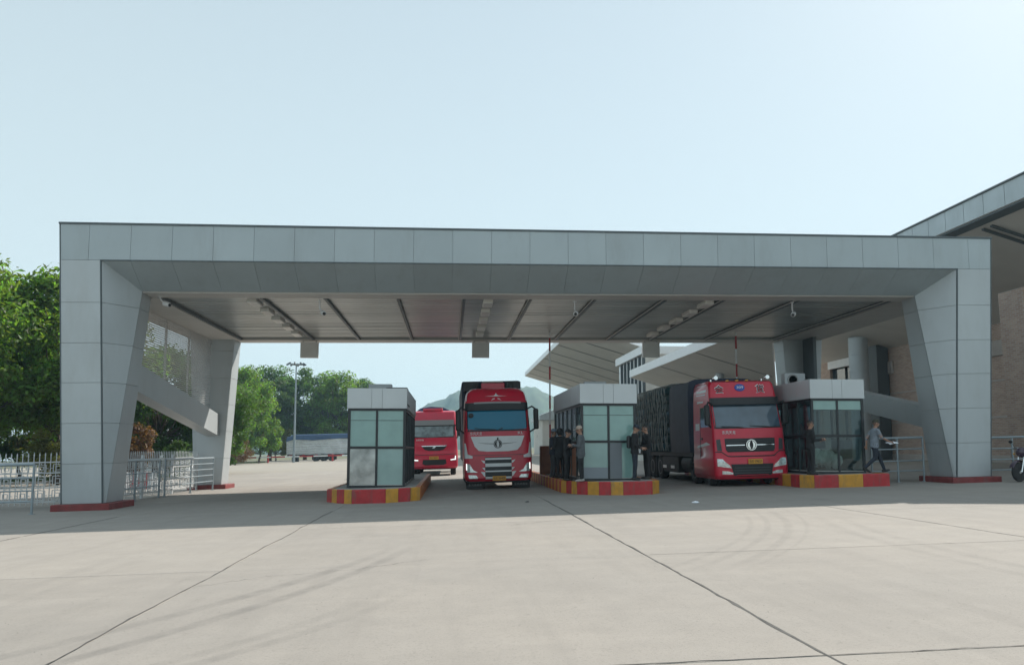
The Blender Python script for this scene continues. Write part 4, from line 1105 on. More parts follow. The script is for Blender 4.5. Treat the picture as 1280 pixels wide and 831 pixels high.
for x in (-1.0, .84):
    b = MB(); b.lathe([(0.02, 0.3), (0.035, 0.25), (0.05, 0.05), (0.075, 0.0), (0.07, -.005)], (x, 0, 3.74), 'y', 14); b.box(x - .02, x + .02, .55, .65, 3.62, 3.72); b.build('air_horn', M_chrome, t3, loc=(0, .35, 0))
for x in (-.5, -.15, .2):
    b = MB(); b.box(x - .05, x + .05, .62, .7, 3.63, 3.68, .01); b.build('marker_lamp', M_plate, t3)
b = MB()
for s in (-1, 1): b.path([(s * .5 + .3, front_y(D3, .3, 2.0) - .03, 2.0), (s * .5, front_y(D3, .4, 2.03) - .035, 2.03), (s * .5 - .45, front_y(D3, .6, 2.06) - .03, 2.05)], 0.014, 5)
b.build('wiper', M_black, t3)
for s in (-1, 1): mirror_set(t3, D3, s, 2.1, 2.8, 1.30, 0.30)
def side_patch(t, D, name, m, poly, off=0.012, th=0.03, s=-1):
    b = MB(); fr = [(s * (interp(D['w'], z) + off), y, z) for y, z in poly]; bk = [(s * (interp(D['w'], z) - th), y, z) for y, z in poly]; n = len(poly)
    b.add(fr + bk, [tuple(range(n)), tuple(range(2 * n - 1, n - 1, -1))] + [(i, i + n, (i + 1) % n + n, (i + 1) % n) for i in range(n)])
    return b.build(name, m, t)
side_patch(t3, D3, 'door_window', M_shield3, [(.62, 2.05), (1.5, 2.05), (1.5, 2.75), (.85, 2.75)])
side_patch(t3, D3, 'door_seam', M_dark, [(1.56, .95), (1.585, .95), (1.585, 2.85), (1.56, 2.85)], 0.004)
side_patch(t3, D3, 'door_handle', M_black, [(1.30, 1.62), (1.5, 1.62), (1.5, 1.68), (1.30, 1.68)], 0.03)
side_patch(t3, D3, 'white_decal', M_white, [(.95, 3.28), (2.0, 3.28), (2.0, 3.55), (.95, 3.55)], 0.006)
side_patch(t3, D3, 'white_stripe', M_white, [(1.0, 3.18), (2.0, 3.20), (2.0, 3.23), (1.0, 3.22)], 0.006)
side_patch(t3, D3, 'white_stripe', M_white, [(1.2, 2.92), (1.9, 2.92), (1.9, 3.0), (1.2, 2.98)], 0.006)
side_patch(t3, D3, 'white_stripe', M_white, [(.5, 1.44), (1.9, 1.32), (1.9, 1.40), (.9, 1.52)], 0.006)
side_patch(t3, D3, 'side_lettering', M_white, [(1.65, 1.95), (2.1, 1.95), (2.1, 2.2), (1.65, 2.2)], 0.006)
b = MB(); b.box(-1.2, 1.2, 0.16, 0.5, 0.22, 0.30, 0.03); b.build('bumper_lip', M_black, t3)
for s in (-1, 1):
    b = MB(); b.box(min(s * 1.22, s * .8), max(s * 1.22, s * .8), 1.35, 2.3, 0.32, 0.92, .05); b.build('cab_step', M_chassis, t3)
    b = MB(); b.lathe([(0, 2.9), (.33, 2.9), (.35, 2.95), (.35, 4.1), (.33, 4.15), (0, 4.15)], (s * .92, 0, .72), 'y', 18); b.build('fuel_tank', M_chassis, t3)
chassis(t3, 12.5, (1.05, 2.75, 7.6, 8.9, 10.2))
b = MB(); b.box(-1.25, 1.25, 2.65, 12.6, 1.0, 1.16); b.build('load_bed', M_chassis, t3)
# front of the load: dark tarpaulin, then netted sacks under ropes
b = MB()
def tarp_pt(u, v):
    a = 2 * PI * u
    return None
S = []
for i, y in enumerate((2.7, 2.75, 3.6, 4.6, 5.35, 5.5)):
    w = 1.27 + (0.02 if 0 < i < 5 else -.04) + rj.uniform(-.02, .02); zt = 3.88 + rj.uniform(-.04, .04) - (.06 if i == 0 else 0)
    S.append([(-w, y, 1.16), (-w - .03, y, 1.9), (-w - .015, y, 2.7), (-w, y, 3.4), (-w + .06, y, zt - .08), (-w + .3, y, zt), (0, y, zt + .03), (w - .3, y, zt), (w - .06, y, zt - .08), (w, y, 3.4), (w + .02, y, 2.5), (w, y, 1.16)])
b.loft(S); b.build('front_tarpaulin', M_tarp, t3, smooth=40)
b = MB()
rows = 8
for r_ in range(rows):
    for k in range(13):
        y = 5.6 + k * 0.54 + (0.27 if r_ % 2 else 0); z = 1.36 + r_ * 0.33
        for s in (-1, 1):
            rot = Matrix.Rotation(rj.uniform(-.15, .15), 3, 'X')
            b.ell((s * (1.02 + rj.uniform(-.04, .05)), y + rj.uniform(-.04, .04), z + rj.uniform(-.03, .03)), (0.33, 0.34, 0.21), 10, 6, rot)
for k in range(13):
    for x in (-.65, -.1, .45): b.ell((x + rj.uniform(-.1, .1), 5.7 + k * 0.54, 3.78 + rj.uniform(-.06, .06)), (0.42, .36, .16), 10, 6)
b.box(-1.0, 1.0, 5.5, 12.5, 1.16, 3.75)
tag(b.build('sack_load', M_cargo, t3, smooth=True), None, None, None, 'stuff')
b = MB()
for k in range(44):
    fam = k % 2; y0 = 5.5 + k * 0.155 + rj.uniform(-.06, .06); y1 = y0 + (.30 if fam else -.30) * rj.uniform(.2, 1.4)
    pts = [(0.2, y0 + .1, 4.0), (-1.1, y0, 3.96)]
    for q in range(13):
        v = q / 12; z = 3.86 - 2.65 * v
        pts.append((-1.37 - .035 * abs(math.sin(v * 12.5 + k)), min(12.5, max(5.5, y0 + (y1 - y0) * v + .06 * math.sin(v * 17 + k * 2.1))), z))
    b.path(pts, 0.009 + 0.008 * rj.random(), 4)
tag(b.build('ropes', M_rope, t3), None, None, None, 'stuff')
for x in (-1.22, 1.18):
    b = MB(); b.box(x, x + .04, 4.6, 7.0, .45, .95); b.build('side_guard', M_chassis, t3)
for s in (-1, 1):  # dark boxes and flaps added to darken the open underside
    b = MB(); b.box(min(s * 1.19, s * .75), max(s * 1.19, s * .75), 4.75, 7.0, .34, 1.0, .03); b.build('dark_underside_box', M_chassis, t3)
    b = MB(); b.box(min(s * 1.2, s * .7), max(s * 1.2, s * .7), 8.15, 8.2, .12, .95); b.build('mud_flap', M_black, t3)
for y in (5.2, 6.4): 
    b = MB(); b.box(-1.24, -1.22, y, y + .5, .50, .62); b.build('reflector_board', M_white, t3)

# --- truck far behind the left booth
t2 = thing('truck', 'red truck farther back with thin dark smiling grille, half hidden by the left booth', 'truck', (-0.86, 44.6, gz(-0.86)), 0, None, True)
D2 = dict(rc=0.16, z=[0.40, 0.52, 0.9, 1.2, 1.24, 1.7, 2.1, 2.4, 2.75, 3.05, 3.3, 3.5, 3.58], back=2.3,
          w=[(0.4, 1.22), (0.52, 1.28), (1.2, 1.28), (2.1, 1.25), (2.75, 1.24), (3.05, 1.23), (3.5, 1.20), (3.58, 1.12)],
          y=[(0.4, 0.10), (0.52, 0.0), (1.2, 0.02), (1.24, 0.05), (2.1, 0.12), (2.75, 0.36), (3.05, 0.42), (3.5, 0.60), (3.58, 0.8)])
t2.scale = (1.05, 1.05, 1.05)
cab(t2, D2, M_red2)
strip(t2, D2, 'windscreen_surround', M_black, -1.16, 1.16, 2.08, 2.8, 0.006, 0.03, 24)
strip(t2, D2, 'windscreen', M_shield2, -1.06, 1.06, lambda x: 2.14 - .03 * (1 - x * x), 2.72, 0.014, 0.02, 24)
strip(t2, D2, 'sun_visor', M_rim, -1.1, 1.1, 2.76, 3.05, 0.10, 0.10, 24)
patch(t2, D2, 'grille', M_black, sym([(0.3, 1.36), (0.52, 1.42), (0.68, 1.60)]), 0.012, 0.03)
patch(t2, D2, 'grille_bar', M_chrome, sym([(0.66, 1.60), (0.70, 1.64)]), 0.03, 0.03)
b = MB(); yy = front_y(D2, 0, 1.55) - .035
b.prism([(-.12, yy, 1.49), (-.03, yy, 1.60), (.12, yy, 1.62), (.03, yy, 1.51)], (0, .02, 0)); b.build('emblem', M_chrome, t2)
strip(t2, D2, 'bumper_gap', M_dark, -1.2, 1.2, lambda x: 1.13 + .12 * max(0, abs(x) - .8), lambda x: 1.16 + .12 * max(0, abs(x) - .8), 0.006, 0.03, 20, 1)
patch(t2, D2, 'headlight', M_lamp, [(1.2, .82), (.86, .80), (.90, .88), (1.08, .92), (1.12, 1.08), (1.2, 1.10)], 0.02, 0.04, True)
patch(t2, D2, 'running_light', M_drl, [(1.17, .86), (.88, .84), (.88, .87), (1.14, .90), (1.14, 1.06), (1.17, 1.06)], 0.03, 0.03, True)
patch(t2, D2, 'lower_grille', M_black, sym([(0.5, .58), (0.66, .66), (0.62, .88)]), 0.010, 0.03)
plate(t2, -0.02, front_y(D2, 0, .95) - 0.04, 0.97, '云E·30571')
text('name_lettering', '东风天锦', 0.11, M_white, t2, (-0.78, front_y(D2, .78, 1.95) - .016, 1.95), (PI / 2 - .06, 0, 0), 0.004, 0.40)
b = MB(); b.box(-.6, .5, .75, 1.3, 3.56, 3.72, .03); b.build('roof_hatch', M_red2, t2)
for s in (-1, 1): mirror_set(t2, D2, s, 2.12, 2.72, 1.26, 0.2)
b = MB(); b.box(-1.1, 1.1, 0.18, 0.5, 0.34, 0.44, .03); b.build('bumper_lip', M_black, t2)
chassis(t2, 10, (1.0, 2.6, 6.5, 7.8))
S = []
for i, y in enumerate((2.6, 2.7, 4.5, 6.5, 8.5, 10.4)):
    z = 3.78 + rj.uniform(-.05, .08)
    S.append([(-1.22, y, 1.0), (-1.24, y, 2.4), (-1.2, y, 3.5), (-.8, y, z), (-.2, y, z + .08), (.5, y, z + .02), (1.15, y, 3.55), (1.24, y, 2.4), (1.22, y, 1.0)])
b = MB(); b.loft(S); b.build('cargo_body', M_tarp_blue, t2, smooth=40)

# --- parked trailer seen side-on far away
tr = thing('cargo_trailer', 'long grey tarpaulined trailer load with dark blue top parked under the trees', 'trailer', (-19.5, 131, gz(-19.5)), 0, None, True)
b = MB(); NU, NV = 60, 26
def trp(u, v):
    x = -7.3 + 15 * u
    if v < .7: y = -1.25; z = 1.15 + (3.6 - 1.15) * v / .7
    else: q = (v - .7) / .3; y = -1.25 + 1.25 * q; z = 3.6 + .55 * math.sin(q * PI / 2)
    if u < .06: z = 1.15 + (z - 1.15) * (.86 + .14 * u / .06)
    return (x, y + rj.uniform(-.05, .05) + .06 * math.sin(v * 60), z + rj.uniform(-.03, .03))
b.grid(trp, NU, NV); b.build('tarpaulin', M_tarp_grey, tr)
b = MB(); b.grid(lambda u, v: (-7.32 + 15.04 * u, -1.38 + 2.7 * v, (3.66 + .62 * min(1, v * 5) + .2 * math.sin(min(1, v * 3) * PI / 2) - (.4 * max(0, 1 - u / .08)) - (.22 * (1 - min(1, abs(u - .3) / .25)) if v < .02 and u < .55 else 0))), 60, 12); b.build('top_sheet', M_tarp_blue, tr)
b = MB(); b.box(-7.2, 7.6, -1.2, 1.2, 0.9, 1.14); b.box(-7.2, 7.6, -1.0, 1.25, 1.14, 3.5); b.build('bed', M_chassis, tr)
for k in range(7):
    b = MB(); b.box(-6.9 + 2.1 * k, -6.4 + 2.1 * k, -1.29, -1.21, 0.98, 1.08); b.build('red_reflector', M_kerb_red, tr)
wheels(tr, [(0, 0, 0)][:0])
for x in (-2.7, -1.4, -.1):
    for yv in (-1.05, 1.05):
        o = link('wheel', WC['ty'], tr, (x, yv, .51), (0, 0, PI / 2 if yv < 0 else -PI / 2)); link('rim', WC['rim'], o)
b = MB(); b.box(-6.6, -5.6, -.5, .5, 0, .9, .03); b.build('landing_leg', M_chassis, tr)

# ------------------------------------------------------------------ people
from mathutils import kdtree
def capsule(b, p0, r0, p1, r1, n=10):
    p0, p1 = Vector(p0), Vector(p1); d = (p1 - p0)
    if d.length < 1e-5: return b.ell(p0, (r0, r0, r0), n, 6)
    t = d.normalized(); pts = []; rad = []
    for a in (80, 50, 20): pts.append(p0 - t * r0 * math.sin(R(a))); rad.append(r0 * math.cos(R(a)))
    for k in range(5): q = k / 4; pts.append(p0 + d * q); rad.append(r0 + (r1 - r0) * q)
    for a in (20, 50, 80): pts.append(p1 + t * r1 * math.sin(R(a))); rad.append(r1 * math.cos(R(a)))
    return b.path(pts, rad, n)
SKIN, TOP, TROU, SHOE, HAIR, DARK = range(6)
def hand(add, w, d, nrm, curl, side):
    """palm, four fingers and a thumb. w wrist, d direction of the hand, nrm palm normal, curl in degrees"""
    w, d, nrm = Vector(w), Vector(d).normalized(), Vector(nrm).normalized()
    nrm = (nrm - d * nrm.dot(d)).normalized(); lat = d.cross(nrm) * side
    for k in (-1, 0, 1): add(SKIN, w, 0.022, w + d * 0.075 + lat * 0.024 * k, 0.015)
    for k, ln in enumerate((0.070, 0.080, 0.076, 0.058)):
        p = w + d * 0.085 + lat * (0.036 - 0.024 * k); a = 0.0
        for seg, f in enumerate((0.45, 0.32, 0.23)):
            a += R(curl) * (0.6 if seg == 0 else 1.0)
            q = p + (d * math.cos(a) + nrm * math.sin(a)) * ln * f
            add(SKIN, p, 0.0100 - .0008 * seg, q, 0.0095 - .0008 * seg); p = q
    p = w + d * 0.025 + lat * 0.028; q = p + (d * 0.6 + lat * 0.75 + nrm * 0.3).normalized() * 0.042
    add(SKIN, p, 0.014, q, 0.012); add(SKIN, q, 0.0115, q + (d * 0.85 + lat * 0.25 + nrm * 0.45).normalized() * 0.034, 0.0095)
def person(label, loc, rz, cols, k=1.0, legs=None, arms=None, head=(0, 0), lean=0.0, hem=0.84, bulk=1.0, hat=None, hatcol=None, sleeve=True, curls=(35, 35), pack=False):
    """faces -Y before turning; legs/arms per side (left = +x): legs (knee, ankle, toe_dir), arms (elbow, wrist, hand_dir, palm)"""
    b = MB(); reg = []
    def mark(r):
        while len(reg) < len(b.v): reg.append(r)
    def add(r, p0, r0, p1, r1):
        capsule(b, p0, r0, p1, r1); mark(r)
    ln = lambda z: -lean * max(0, z - 0.9)       # forward lean of the trunk
    rings = [(hem, .165, .125), (hem + .08, .168, .125), (1.0, .155, .118), (1.14, .160, .115), (1.28, .182, .118), (1.37, .185, .108), (1.425, .150, .092), (1.47, .075, .065)]
    S = []; dense = []
    for (z0, a0, c0), (z1, a1, c1) in zip(rings, rings[1:]):
        m_ = max(1, round((z1 - z0) / .022)); dense += [(z0 + (z1 - z0) * i / m_, a0 + (a1 - a0) * i / m_, c0 + (c1 - c0) * i / m_) for i in range(m_)]
    dense.append(rings[-1])
    for z, rx, ry in dense:
        wob = 1 + .018 * math.sin(z * 55 + loc[0] * 7) + .012 * math.sin(z * 31)
        S.append([(rx * bulk * wob * math.cos(2 * PI * i / 40), ln(z) + ry * bulk * wob * (1 + .02 * math.sin(i * .9 + z * 40)) * math.sin(2 * PI * i / 40), z) for i in range(40)])
    b.loft(S); mark(TOP)
    legs = legs or {1: ((.105, -.01, .49), (.11, .03, .09), (.12, -1, 0)), -1: ((-.105, -.01, .49), (-.11, .02, .09), (-.12, -1, 0))}
    for s in (1, -1):
        kn, an, td = legs[s]; hp = (s * .085, 0, .90)
        add(TROU, hp, .098, kn, .066); add(TROU, kn, .066, (an[0], an[1], an[2] + .02), .050)
        td = Vector(td).normalized(); a = Vector(an)
        add(SHOE, a - Vector((0, 0, .035)) - td * .04, .045, a + td * .07 - Vector((0, 0, .045)), .042); add(SHOE, a + td * .07 - Vector((0, 0, .045)), .042, a + td * .165 - Vector((0, 0, .055)), .030)
    add(TROU, (-.06, 0, .88), .10, (.06, 0, .88), .10)
    for s in (1, -1):
        el, wr, hd, pn = arms[s]; sh = (s * .185 * bulk, ln(1.40), 1.385)
        add(TOP, sh, .068 * bulk, el, .050 * bulk)
        if sleeve: add(TOP, el, .050 * bulk, wr, .038)
        else:
            m_ = tuple(sh[i] + (el[i] - sh[i]) * .75 for i in range(3)); add(SKIN, m_, .042, el, .040); add(SKIN, el, .040, wr, .028)
        hand(add, wr, hd, pn, curls[0 if s == 1 else 1], s)
    # neck and head
    nod, turn = head; hz = 1.605; hy = ln(1.62) - 0.02
    M_ = Matrix.Translation((0, hy, 1.52)) @ Matrix.Rotation(R(turn), 4, 'Z') @ Matrix.Rotation(R(nod), 4, 'X') @ Matrix.Translation((0, 0, -1.52))
    add(SKIN, (0, ln(1.45) + .005, 1.43), .058, (0, hy, 1.54), .054)
    n0 = len(b.v)
    b.ell((0, .010, 1.635), (.077, .097, .100), 18, 12); mark(SKIN)
    b.ell((0, -.030, 1.575), (.058, .062, .072), 16, 10); mark(SKIN)
    capsule(b, (0, -.088, 1.645), .011, (0, -.108, 1.605), .016); mark(SKIN)
    for s in (1, -1):
        b.ell((s * .079, .012, 1.615), (.012, .024, .034), 10, 8); mark(SKIN)
        b.ell((s * .031, -.082, 1.643), (.012, .010, .008), 8, 6); mark(DARK)
        capsule(b, (s * .015, -.089, 1.662), .007, (s * .048, -.080, 1.663), .007); mark(HAIR)
    capsule(b, (-.022, -.086, 1.572), .008, (.022, -.086, 1.572), .008); mark(SKIN)
    b.ell((0, .022, 1.652), (.085, .096, .100), 18, 12); mark(HAIR)
    for i in range(n0, len(b.v)): b.v[i] = tuple(M_ @ Vector(b.v[i]))
    me = bpy.data.meshes.new('tmp'); me.from_pydata(b.v, [], b.f)
    bm = bmesh.new(); bm.from_mesh(me); bmesh.ops.recalc_face_normals(bm, faces=bm.faces); bm.to_mesh(me); bm.free()
    tmp = bpy.data.objects.new('tmp', me); COL.objects.link(tmp)
    md = tmp.modifiers.new('r', 'REMESH'); md.mode = 'VOXEL'; md.voxel_size = 0.0085; md.use_smooth_shade = True
    sm = tmp.modifiers.new('s', 'SMOOTH'); sm.factor = 0.5; sm.iterations = 2
    bpy.context.view_layer.update()
    out = bpy.data.meshes.new_from_object(tmp.evaluated_get(bpy.context.evaluated_depsgraph_get()))
    bpy.data.objects.remove(tmp, do_unlink=True)
    kd = kdtree.KDTree(len(b.v))
    for i, p in enumerate(b.v): kd.insert(p, i)
    kd.balance()
    # face front stays skin below the hair line
    inv = M_.inverted()
    out.materials.clear()
    for c in cols: out.materials.append(c)
    idx = []
    for p in out.polygons:
        r = reg[kd.find(p.center)[1]]
        if r == HAIR:
            q = inv @ p.center
            if q.y < -.045 and q.z < 1.69 and not (1.655 < q.z < 1.671 and abs(q.x) > .012): r = SKIN
            elif q.z < 1.60 and q.y < .05: r = SKIN
        idx.append(r)
    out.polygons.foreach_set('material_index', idx); out.polygons.foreach_set('use_smooth', [True] * len(idx))
    out.name = 'person'
    o = link('person', out, None, loc, (0, 0, rz), (k, k, k))
    tag(o, label, 'person')
    if hat:
        h = MB()
        if hat == 'cap' or hat == 'hat':
            h.lathe([(.102, 1.655), (.101, 1.69), (.092, 1.725), (.066, 1.755), (.03, 1.768), (0.0, 1.770)], (0, .012, 0), 'z', 22)
            if hat == 'cap':
                L = [(-.075, -.07), (-.07, -.13), (-.04, -.172), (0, -.182), (.04, -.172), (.07, -.13), (.075, -.07)]
                h.prism([(x, y, 1.672 + .06 * (y + .07)) for x, y in L], (0, 0, .012))
            else: h.lathe([(.09, 1.665), (.135, 1.650), (.138, 1.656), (.10, 1.678)], (0, .005, 0), 'z', 22)
        elif hat == 'hood':
            h.lathe([(.075, 1.50), (.105, 1.55), (.118, 1.62), (.112, 1.68), (.085, 1.74), (.04, 1.765), (0, 1.77)], (0, .035, 0), 'z', 20)
        h.v = [tuple(M_ @ Vector(p)) for p in h.v]
        h.build('cap' if hat != 'hood' else 'hood', hatcol, o, smooth=40)
    if pack:
        h = MB(); h.box(-.14, .14, .11, .24, 1.0, 1.40, .04); h.build('backpack', M_black, o, smooth=40)
    return o
sk = mat('skin', (0.34, 0.19, 0.13), 0.55, var=0.06, scale=20)
hr = mat('dark_hair', (0.012, 0.010, 0.009), 0.5)
def cl(name, c): return mat(name, c, 0.85, var=0.18, scale=9, bump=0.5, bscale=30)
grey_j, black_c, navy, tee, dkgrey = cl('grey_jacket_cloth', (0.095, 0.105, 0.115)), cl('black_cloth', (0.016, 0.016, 0.018)), cl('navy_cloth', (0.02, 0.026, 0.04)), cl('grey_tee_cloth', (0.20, 0.23, 0.27)), cl('charcoal_cloth', (0.035, 0.037, 0.04))
beige_hat = cl('beige_hat_cloth', (0.42, 0.34, 0.28)); olive_cap = cl('dark_olive_cloth', (0.05, 0.05, 0.035))
shoe_d = mat('dark_shoe', (0.02, 0.018, 0.017), 0.6); shoe_l = mat('light_shoe', (0.35, 0.34, 0.32), 0.6)
def zi(x): return gz(x) + KH + 0.006
hang = lambda s, fy=-.06: ((s * .225, .02, 1.10), (s * .235, fy, .86), (0, -.1, -1), (-s, 0, 0))
def fwd(s, ex=.22, wz=1.06, wy=-.30, wx=.12): return ((s * ex, -.03, 1.11), (s * wx, wy, wz), (-s * .2, -1, .1), (-s * .6, 0, -.6))
LEFT, RIGHT, AWAY = -PI / 2, PI / 2, PI
person('man in long grey jacket and beige cap at the corner of the middle booth', (4.12, 24.12, zi(4.12)), LEFT - .3, [sk, grey_j, black_c, shoe_l, hr, hr], 1.0,
       arms={1: fwd(1, wz=1.15, wy=-.27), -1: fwd(-1, wz=1.12, wy=-.25)}, head=(14, 0), bulk=1.10, hat='cap', hatcol=beige_hat, hem=.78)
person('shorter person in black with dark cap facing the man in the grey jacket', (3.82, 25.0, zi(3.82)), RIGHT - .5, [sk, black_c, black_c, shoe_d, hr, hr], .955,
       arms={1: fwd(1, wz=1.16, wy=-.24), -1: fwd(-1, wz=1.2, wy=-.26)}, head=(12, 0), bulk=1.05, hat='cap', hatcol=black_c)
person('person in bulky black coat and hood seen from behind beside the middle booth', (3.88, 27.0, zi(3.88)), AWAY + .5, [sk, black_c, black_c, shoe_d, hr, hr], 1.0,
       arms={1: fwd(1), -1: hang(-1)}, head=(10, -20), bulk=1.22, hat='hood', hatcol=black_c, hem=.74)
person('person in dark coat with blue-grey cap nearest the left edge of the middle island', (3.72, 27.7, zi(3.72)), RIGHT + .2, [sk, navy, dkgrey, shoe_d, hr, hr], 1.0,
       arms={1: hang(1), -1: fwd(-1)}, head=(5, 15), bulk=1.1, hat='cap', hatcol=cl('blue_grey_cloth', (0.16, 0.20, 0.26)))
person('man in black with dark cap and backpack at the right corner of the middle booth', (5.82, 24.0, zi(5.82)), RIGHT - .35, [sk, black_c, navy, shoe_d, hr, hr], 1.0,
       arms={1: fwd(1, wz=1.0, wy=-.25), -1: fwd(-1, wz=1.0, wy=-.22)}, head=(22, 0), bulk=1.02, hat='cap', hatcol=navy, pack=True)
person('man in black jacket looking down at white papers beside the roped load', (6.34, 24.5, zi(6.34)), LEFT + .15, [sk, black_c, black_c, shoe_d, hr, hr], .99,
       arms={1: fwd(1, wz=1.02, wy=-.30), -1: fwd(-1, wz=1.0, wy=-.28)}, head=(26, 0), bulk=1.06)
person('man in grey tee striding along the right island with paper in hand', (13.72, 24.0, zi(13.72)), RIGHT - .1, [sk, tee, navy, shoe_d, hr, hr], .985,
       legs={1: ((.09, -.20, .50), (.09, -.33, .115), (0, -1, .25)), -1: ((-.09, .02, .49), (-.09, .36, .17), (0, -1, -.55))},
       arms={1: ((.23, .14, 1.12), (.22, .16, .90), (0, .1, -1), (-1, 0, 0)), -1: ((-.24, -.14, 1.16), (-.20, -.40, 1.03), (0, -1, -.12), (0, 0, -1))}, head=(8, 0), bulk=1.06, hat='cap', hatcol=olive_cap, sleeve=False, lean=.08)
person('person in black standing in the dark gap left of the right booth', (11.62, 24.1, zi(11.5)), RIGHT, [sk, black_c, black_c, shoe_d, hr, hr], 1.0,
       arms={1: fwd(1, wz=1.12, wy=-.35), -1: fwd(-1, wz=1.15, wy=-.36)}, head=(6, 0), bulk=1.0)
def sheet_paper(label, loc, rot, w=.22, h=.30):
    b = MB(); b.grid(lambda u, v: ((u - .5) * w, (v - .5) * h, .02 * math.sin(u * 3) + .012 * math.sin(v * 5)), 6, 6)
    b.v += []; n = len(b.v)
    b2 = MB(); b2.add([p for p in b.v] + [(p[0], p[1], p[2] - .004) for p in b.v], b.f + [tuple(i + n for i in f[::-1]) for f in b.f])
    o = b2.build('paper', M_paper, None, loc=loc, rot=rot); tag(o, label, 'paper')
sheet_paper('white papers held by the man in black beside the roped load', (5.97, 24.42, zi(6.0) + .98), (R(62), R(10), R(-8)), .30, .26)
sheet_paper('pale blue-white paper in the hand of the striding man', (14.24, 23.85, zi(13.72) + .97), (R(20), R(-6), R(10)), .34, .22)
sheet_paper('small white slip held by the shorter person in black', (4.0, 24.78, zi(3.9) + 1.15), (R(70), 0, R(40)), .12, .10)

# ------------------------------------------------------------------ fences and rails
def guard_rail(pts, label, h, levels, post_step=2.4, name='guard_rail'):
    t = thing(name, label, 'railing', (pts[0][0], pts[0][1], gz(pts[0][0])))
    o = pts[0]; loc = lambda x, y, z: (x - o[0], y - o[1], gz(x) + z - gz(o[0]))
    for a, c in zip(pts, pts[1:]):
        ln = math.hypot(c[0] - a[0], c[1] - a[1]); n = max(1, round(ln / post_step))
        for i in range(n + 1):
            x, y = a[0] + (c[0] - a[0]) * i / n, a[1] + (c[1] - a[1]) * i / n
            b = MB(); b.tube((x, y, 0), (x, y, h), 0.035); b.tube((x, y, 0.0), (x, y, 0.015), 0.08, n=10); b.build('post', M_rail, t, loc)
        for k, z in enumerate(levels):
            b = MB(); b.tube((a[0], a[1], z), (c[0], c[1], z), 0.042 if k == 0 else 0.022); b.build('rail', M_rail, t, loc)
    return t
guard_rail([(-19.5, 22.9), (-11.75, 22.95)], 'grey tubular guard rail running left from the left front leg', 1.42, (1.40, 1.02, 0.66, 0.36), 2.6)
guard_rail([(-10.75, 30.3), (-10.35, 34.9)], 'grey tubular guard rail with five rails before the left back leg', 1.42, (1.40, 1.16, 0.92, 0.66, 0.40), 2.3)
guard_rail([(-11.1, 26.2), (-10.85, 30.0)], 'short grey guard rail right behind the left front leg', 1.42, (1.40, 0.95, .45), 1.9)
guard_rail([(14.35, 25.3), (16.2, 25.3)], 'low grey rail between the right booth and the right front leg', 1.52, (1.50, 1.12, .72, 0.38), 0.95)
guard_rail([(17.9, 25.1), (23.5, 25.1)], 'low grey rail to the right of the right front leg', 1.45, (1.43, 1.05, .68, 0.32), 1.4)

def lattice_fence(a, c, label):
    """white ornamental fence: posts, top and bottom rails, pickets with spikes, square lattice medallions"""
    ln = math.hypot(c[0] - a[0], c[1] - a[1]); ang = math.atan2(c[1] - a[1], c[0] - a[0])
    t = thing('ornamental_fence', label, 'fence', (a[0], a[1], gz(a[0])), ang)
    dzx = SLOPE * math.cos(ang)
    def tr(x, y, z): return (x, y, z + dzx * x)
    for z in (0.18, 0.62, 1.08, 1.42):
        b = MB(); b.box(0, ln, -.02, .02, z, z + .04); b.build('rail', M_fence, t, tr)
    pk = MB(); pk.box(-.011, .011, -.011, .011, 0.1, 1.66); pk.add([(-.02, -.012, 1.66), (.02, -.012, 1.66), (.02, .012, 1.66), (-.02, .012, 1.66), (0, 0, 1.76)], [(0, 1, 4), (1, 2, 4), (2, 3, 4), (3, 0, 4), (3, 2, 1, 0)])
    pm = pk.mesh('picket', M_fence)
    n = int(ln / .17)
    for i in range(n + 1): link('picket', pm, t, (i * ln / n, 0, dzx * i * ln / n))
    sq = MB()
    for s in (.15, .07):
        for e in (0, 1): sq.box(-s, s, -.035, -.015, (s if e else -s) - .011, (s if e else -s) + .011); 
        for e in (0, 1): sq.box((s if e else -s) - .011, (s if e else -s) + .011, -.036, -.016, -s, s)
    sq.box(-.011, .011, -.034, -.014, .15, .2); sq.box(-.011, .011, -.034, -.014, -.2, -.15); sq.box(.15, .22, -.034, -.014, -.011, .011); sq.box(-.22, -.15, -.034, -.014, -.011, .011)
    sm_ = sq.mesh('lattice_square', M_fence)
    m_ = int(ln / .52)
    for i in range(m_):
        x = (i + .5) * ln / m_
        for z in (.40, .85, 1.25)[:3]: link('lattice_square', sm_, t, (x, 0, z + dzx * x), None, None if z < 1.2 else (1, 1, .75))
    k = int(ln / 2.6)
    for i in range(k + 1):
        x = i * ln / k; b = MB(); b.box(x - .04, x + .04, -.04, .04, -.05, 1.6, .01); b.build('post', M_fence, t, tr)
lattice_fence((-22.5, 25.6), (-12.1, 25.6), 'white ornamental fence with square lattice to the left of the left front leg')
lattice_fence((-11.35, 26.6), (-11.2, 35.4), 'white ornamental fence with square lattice between the two left legs')
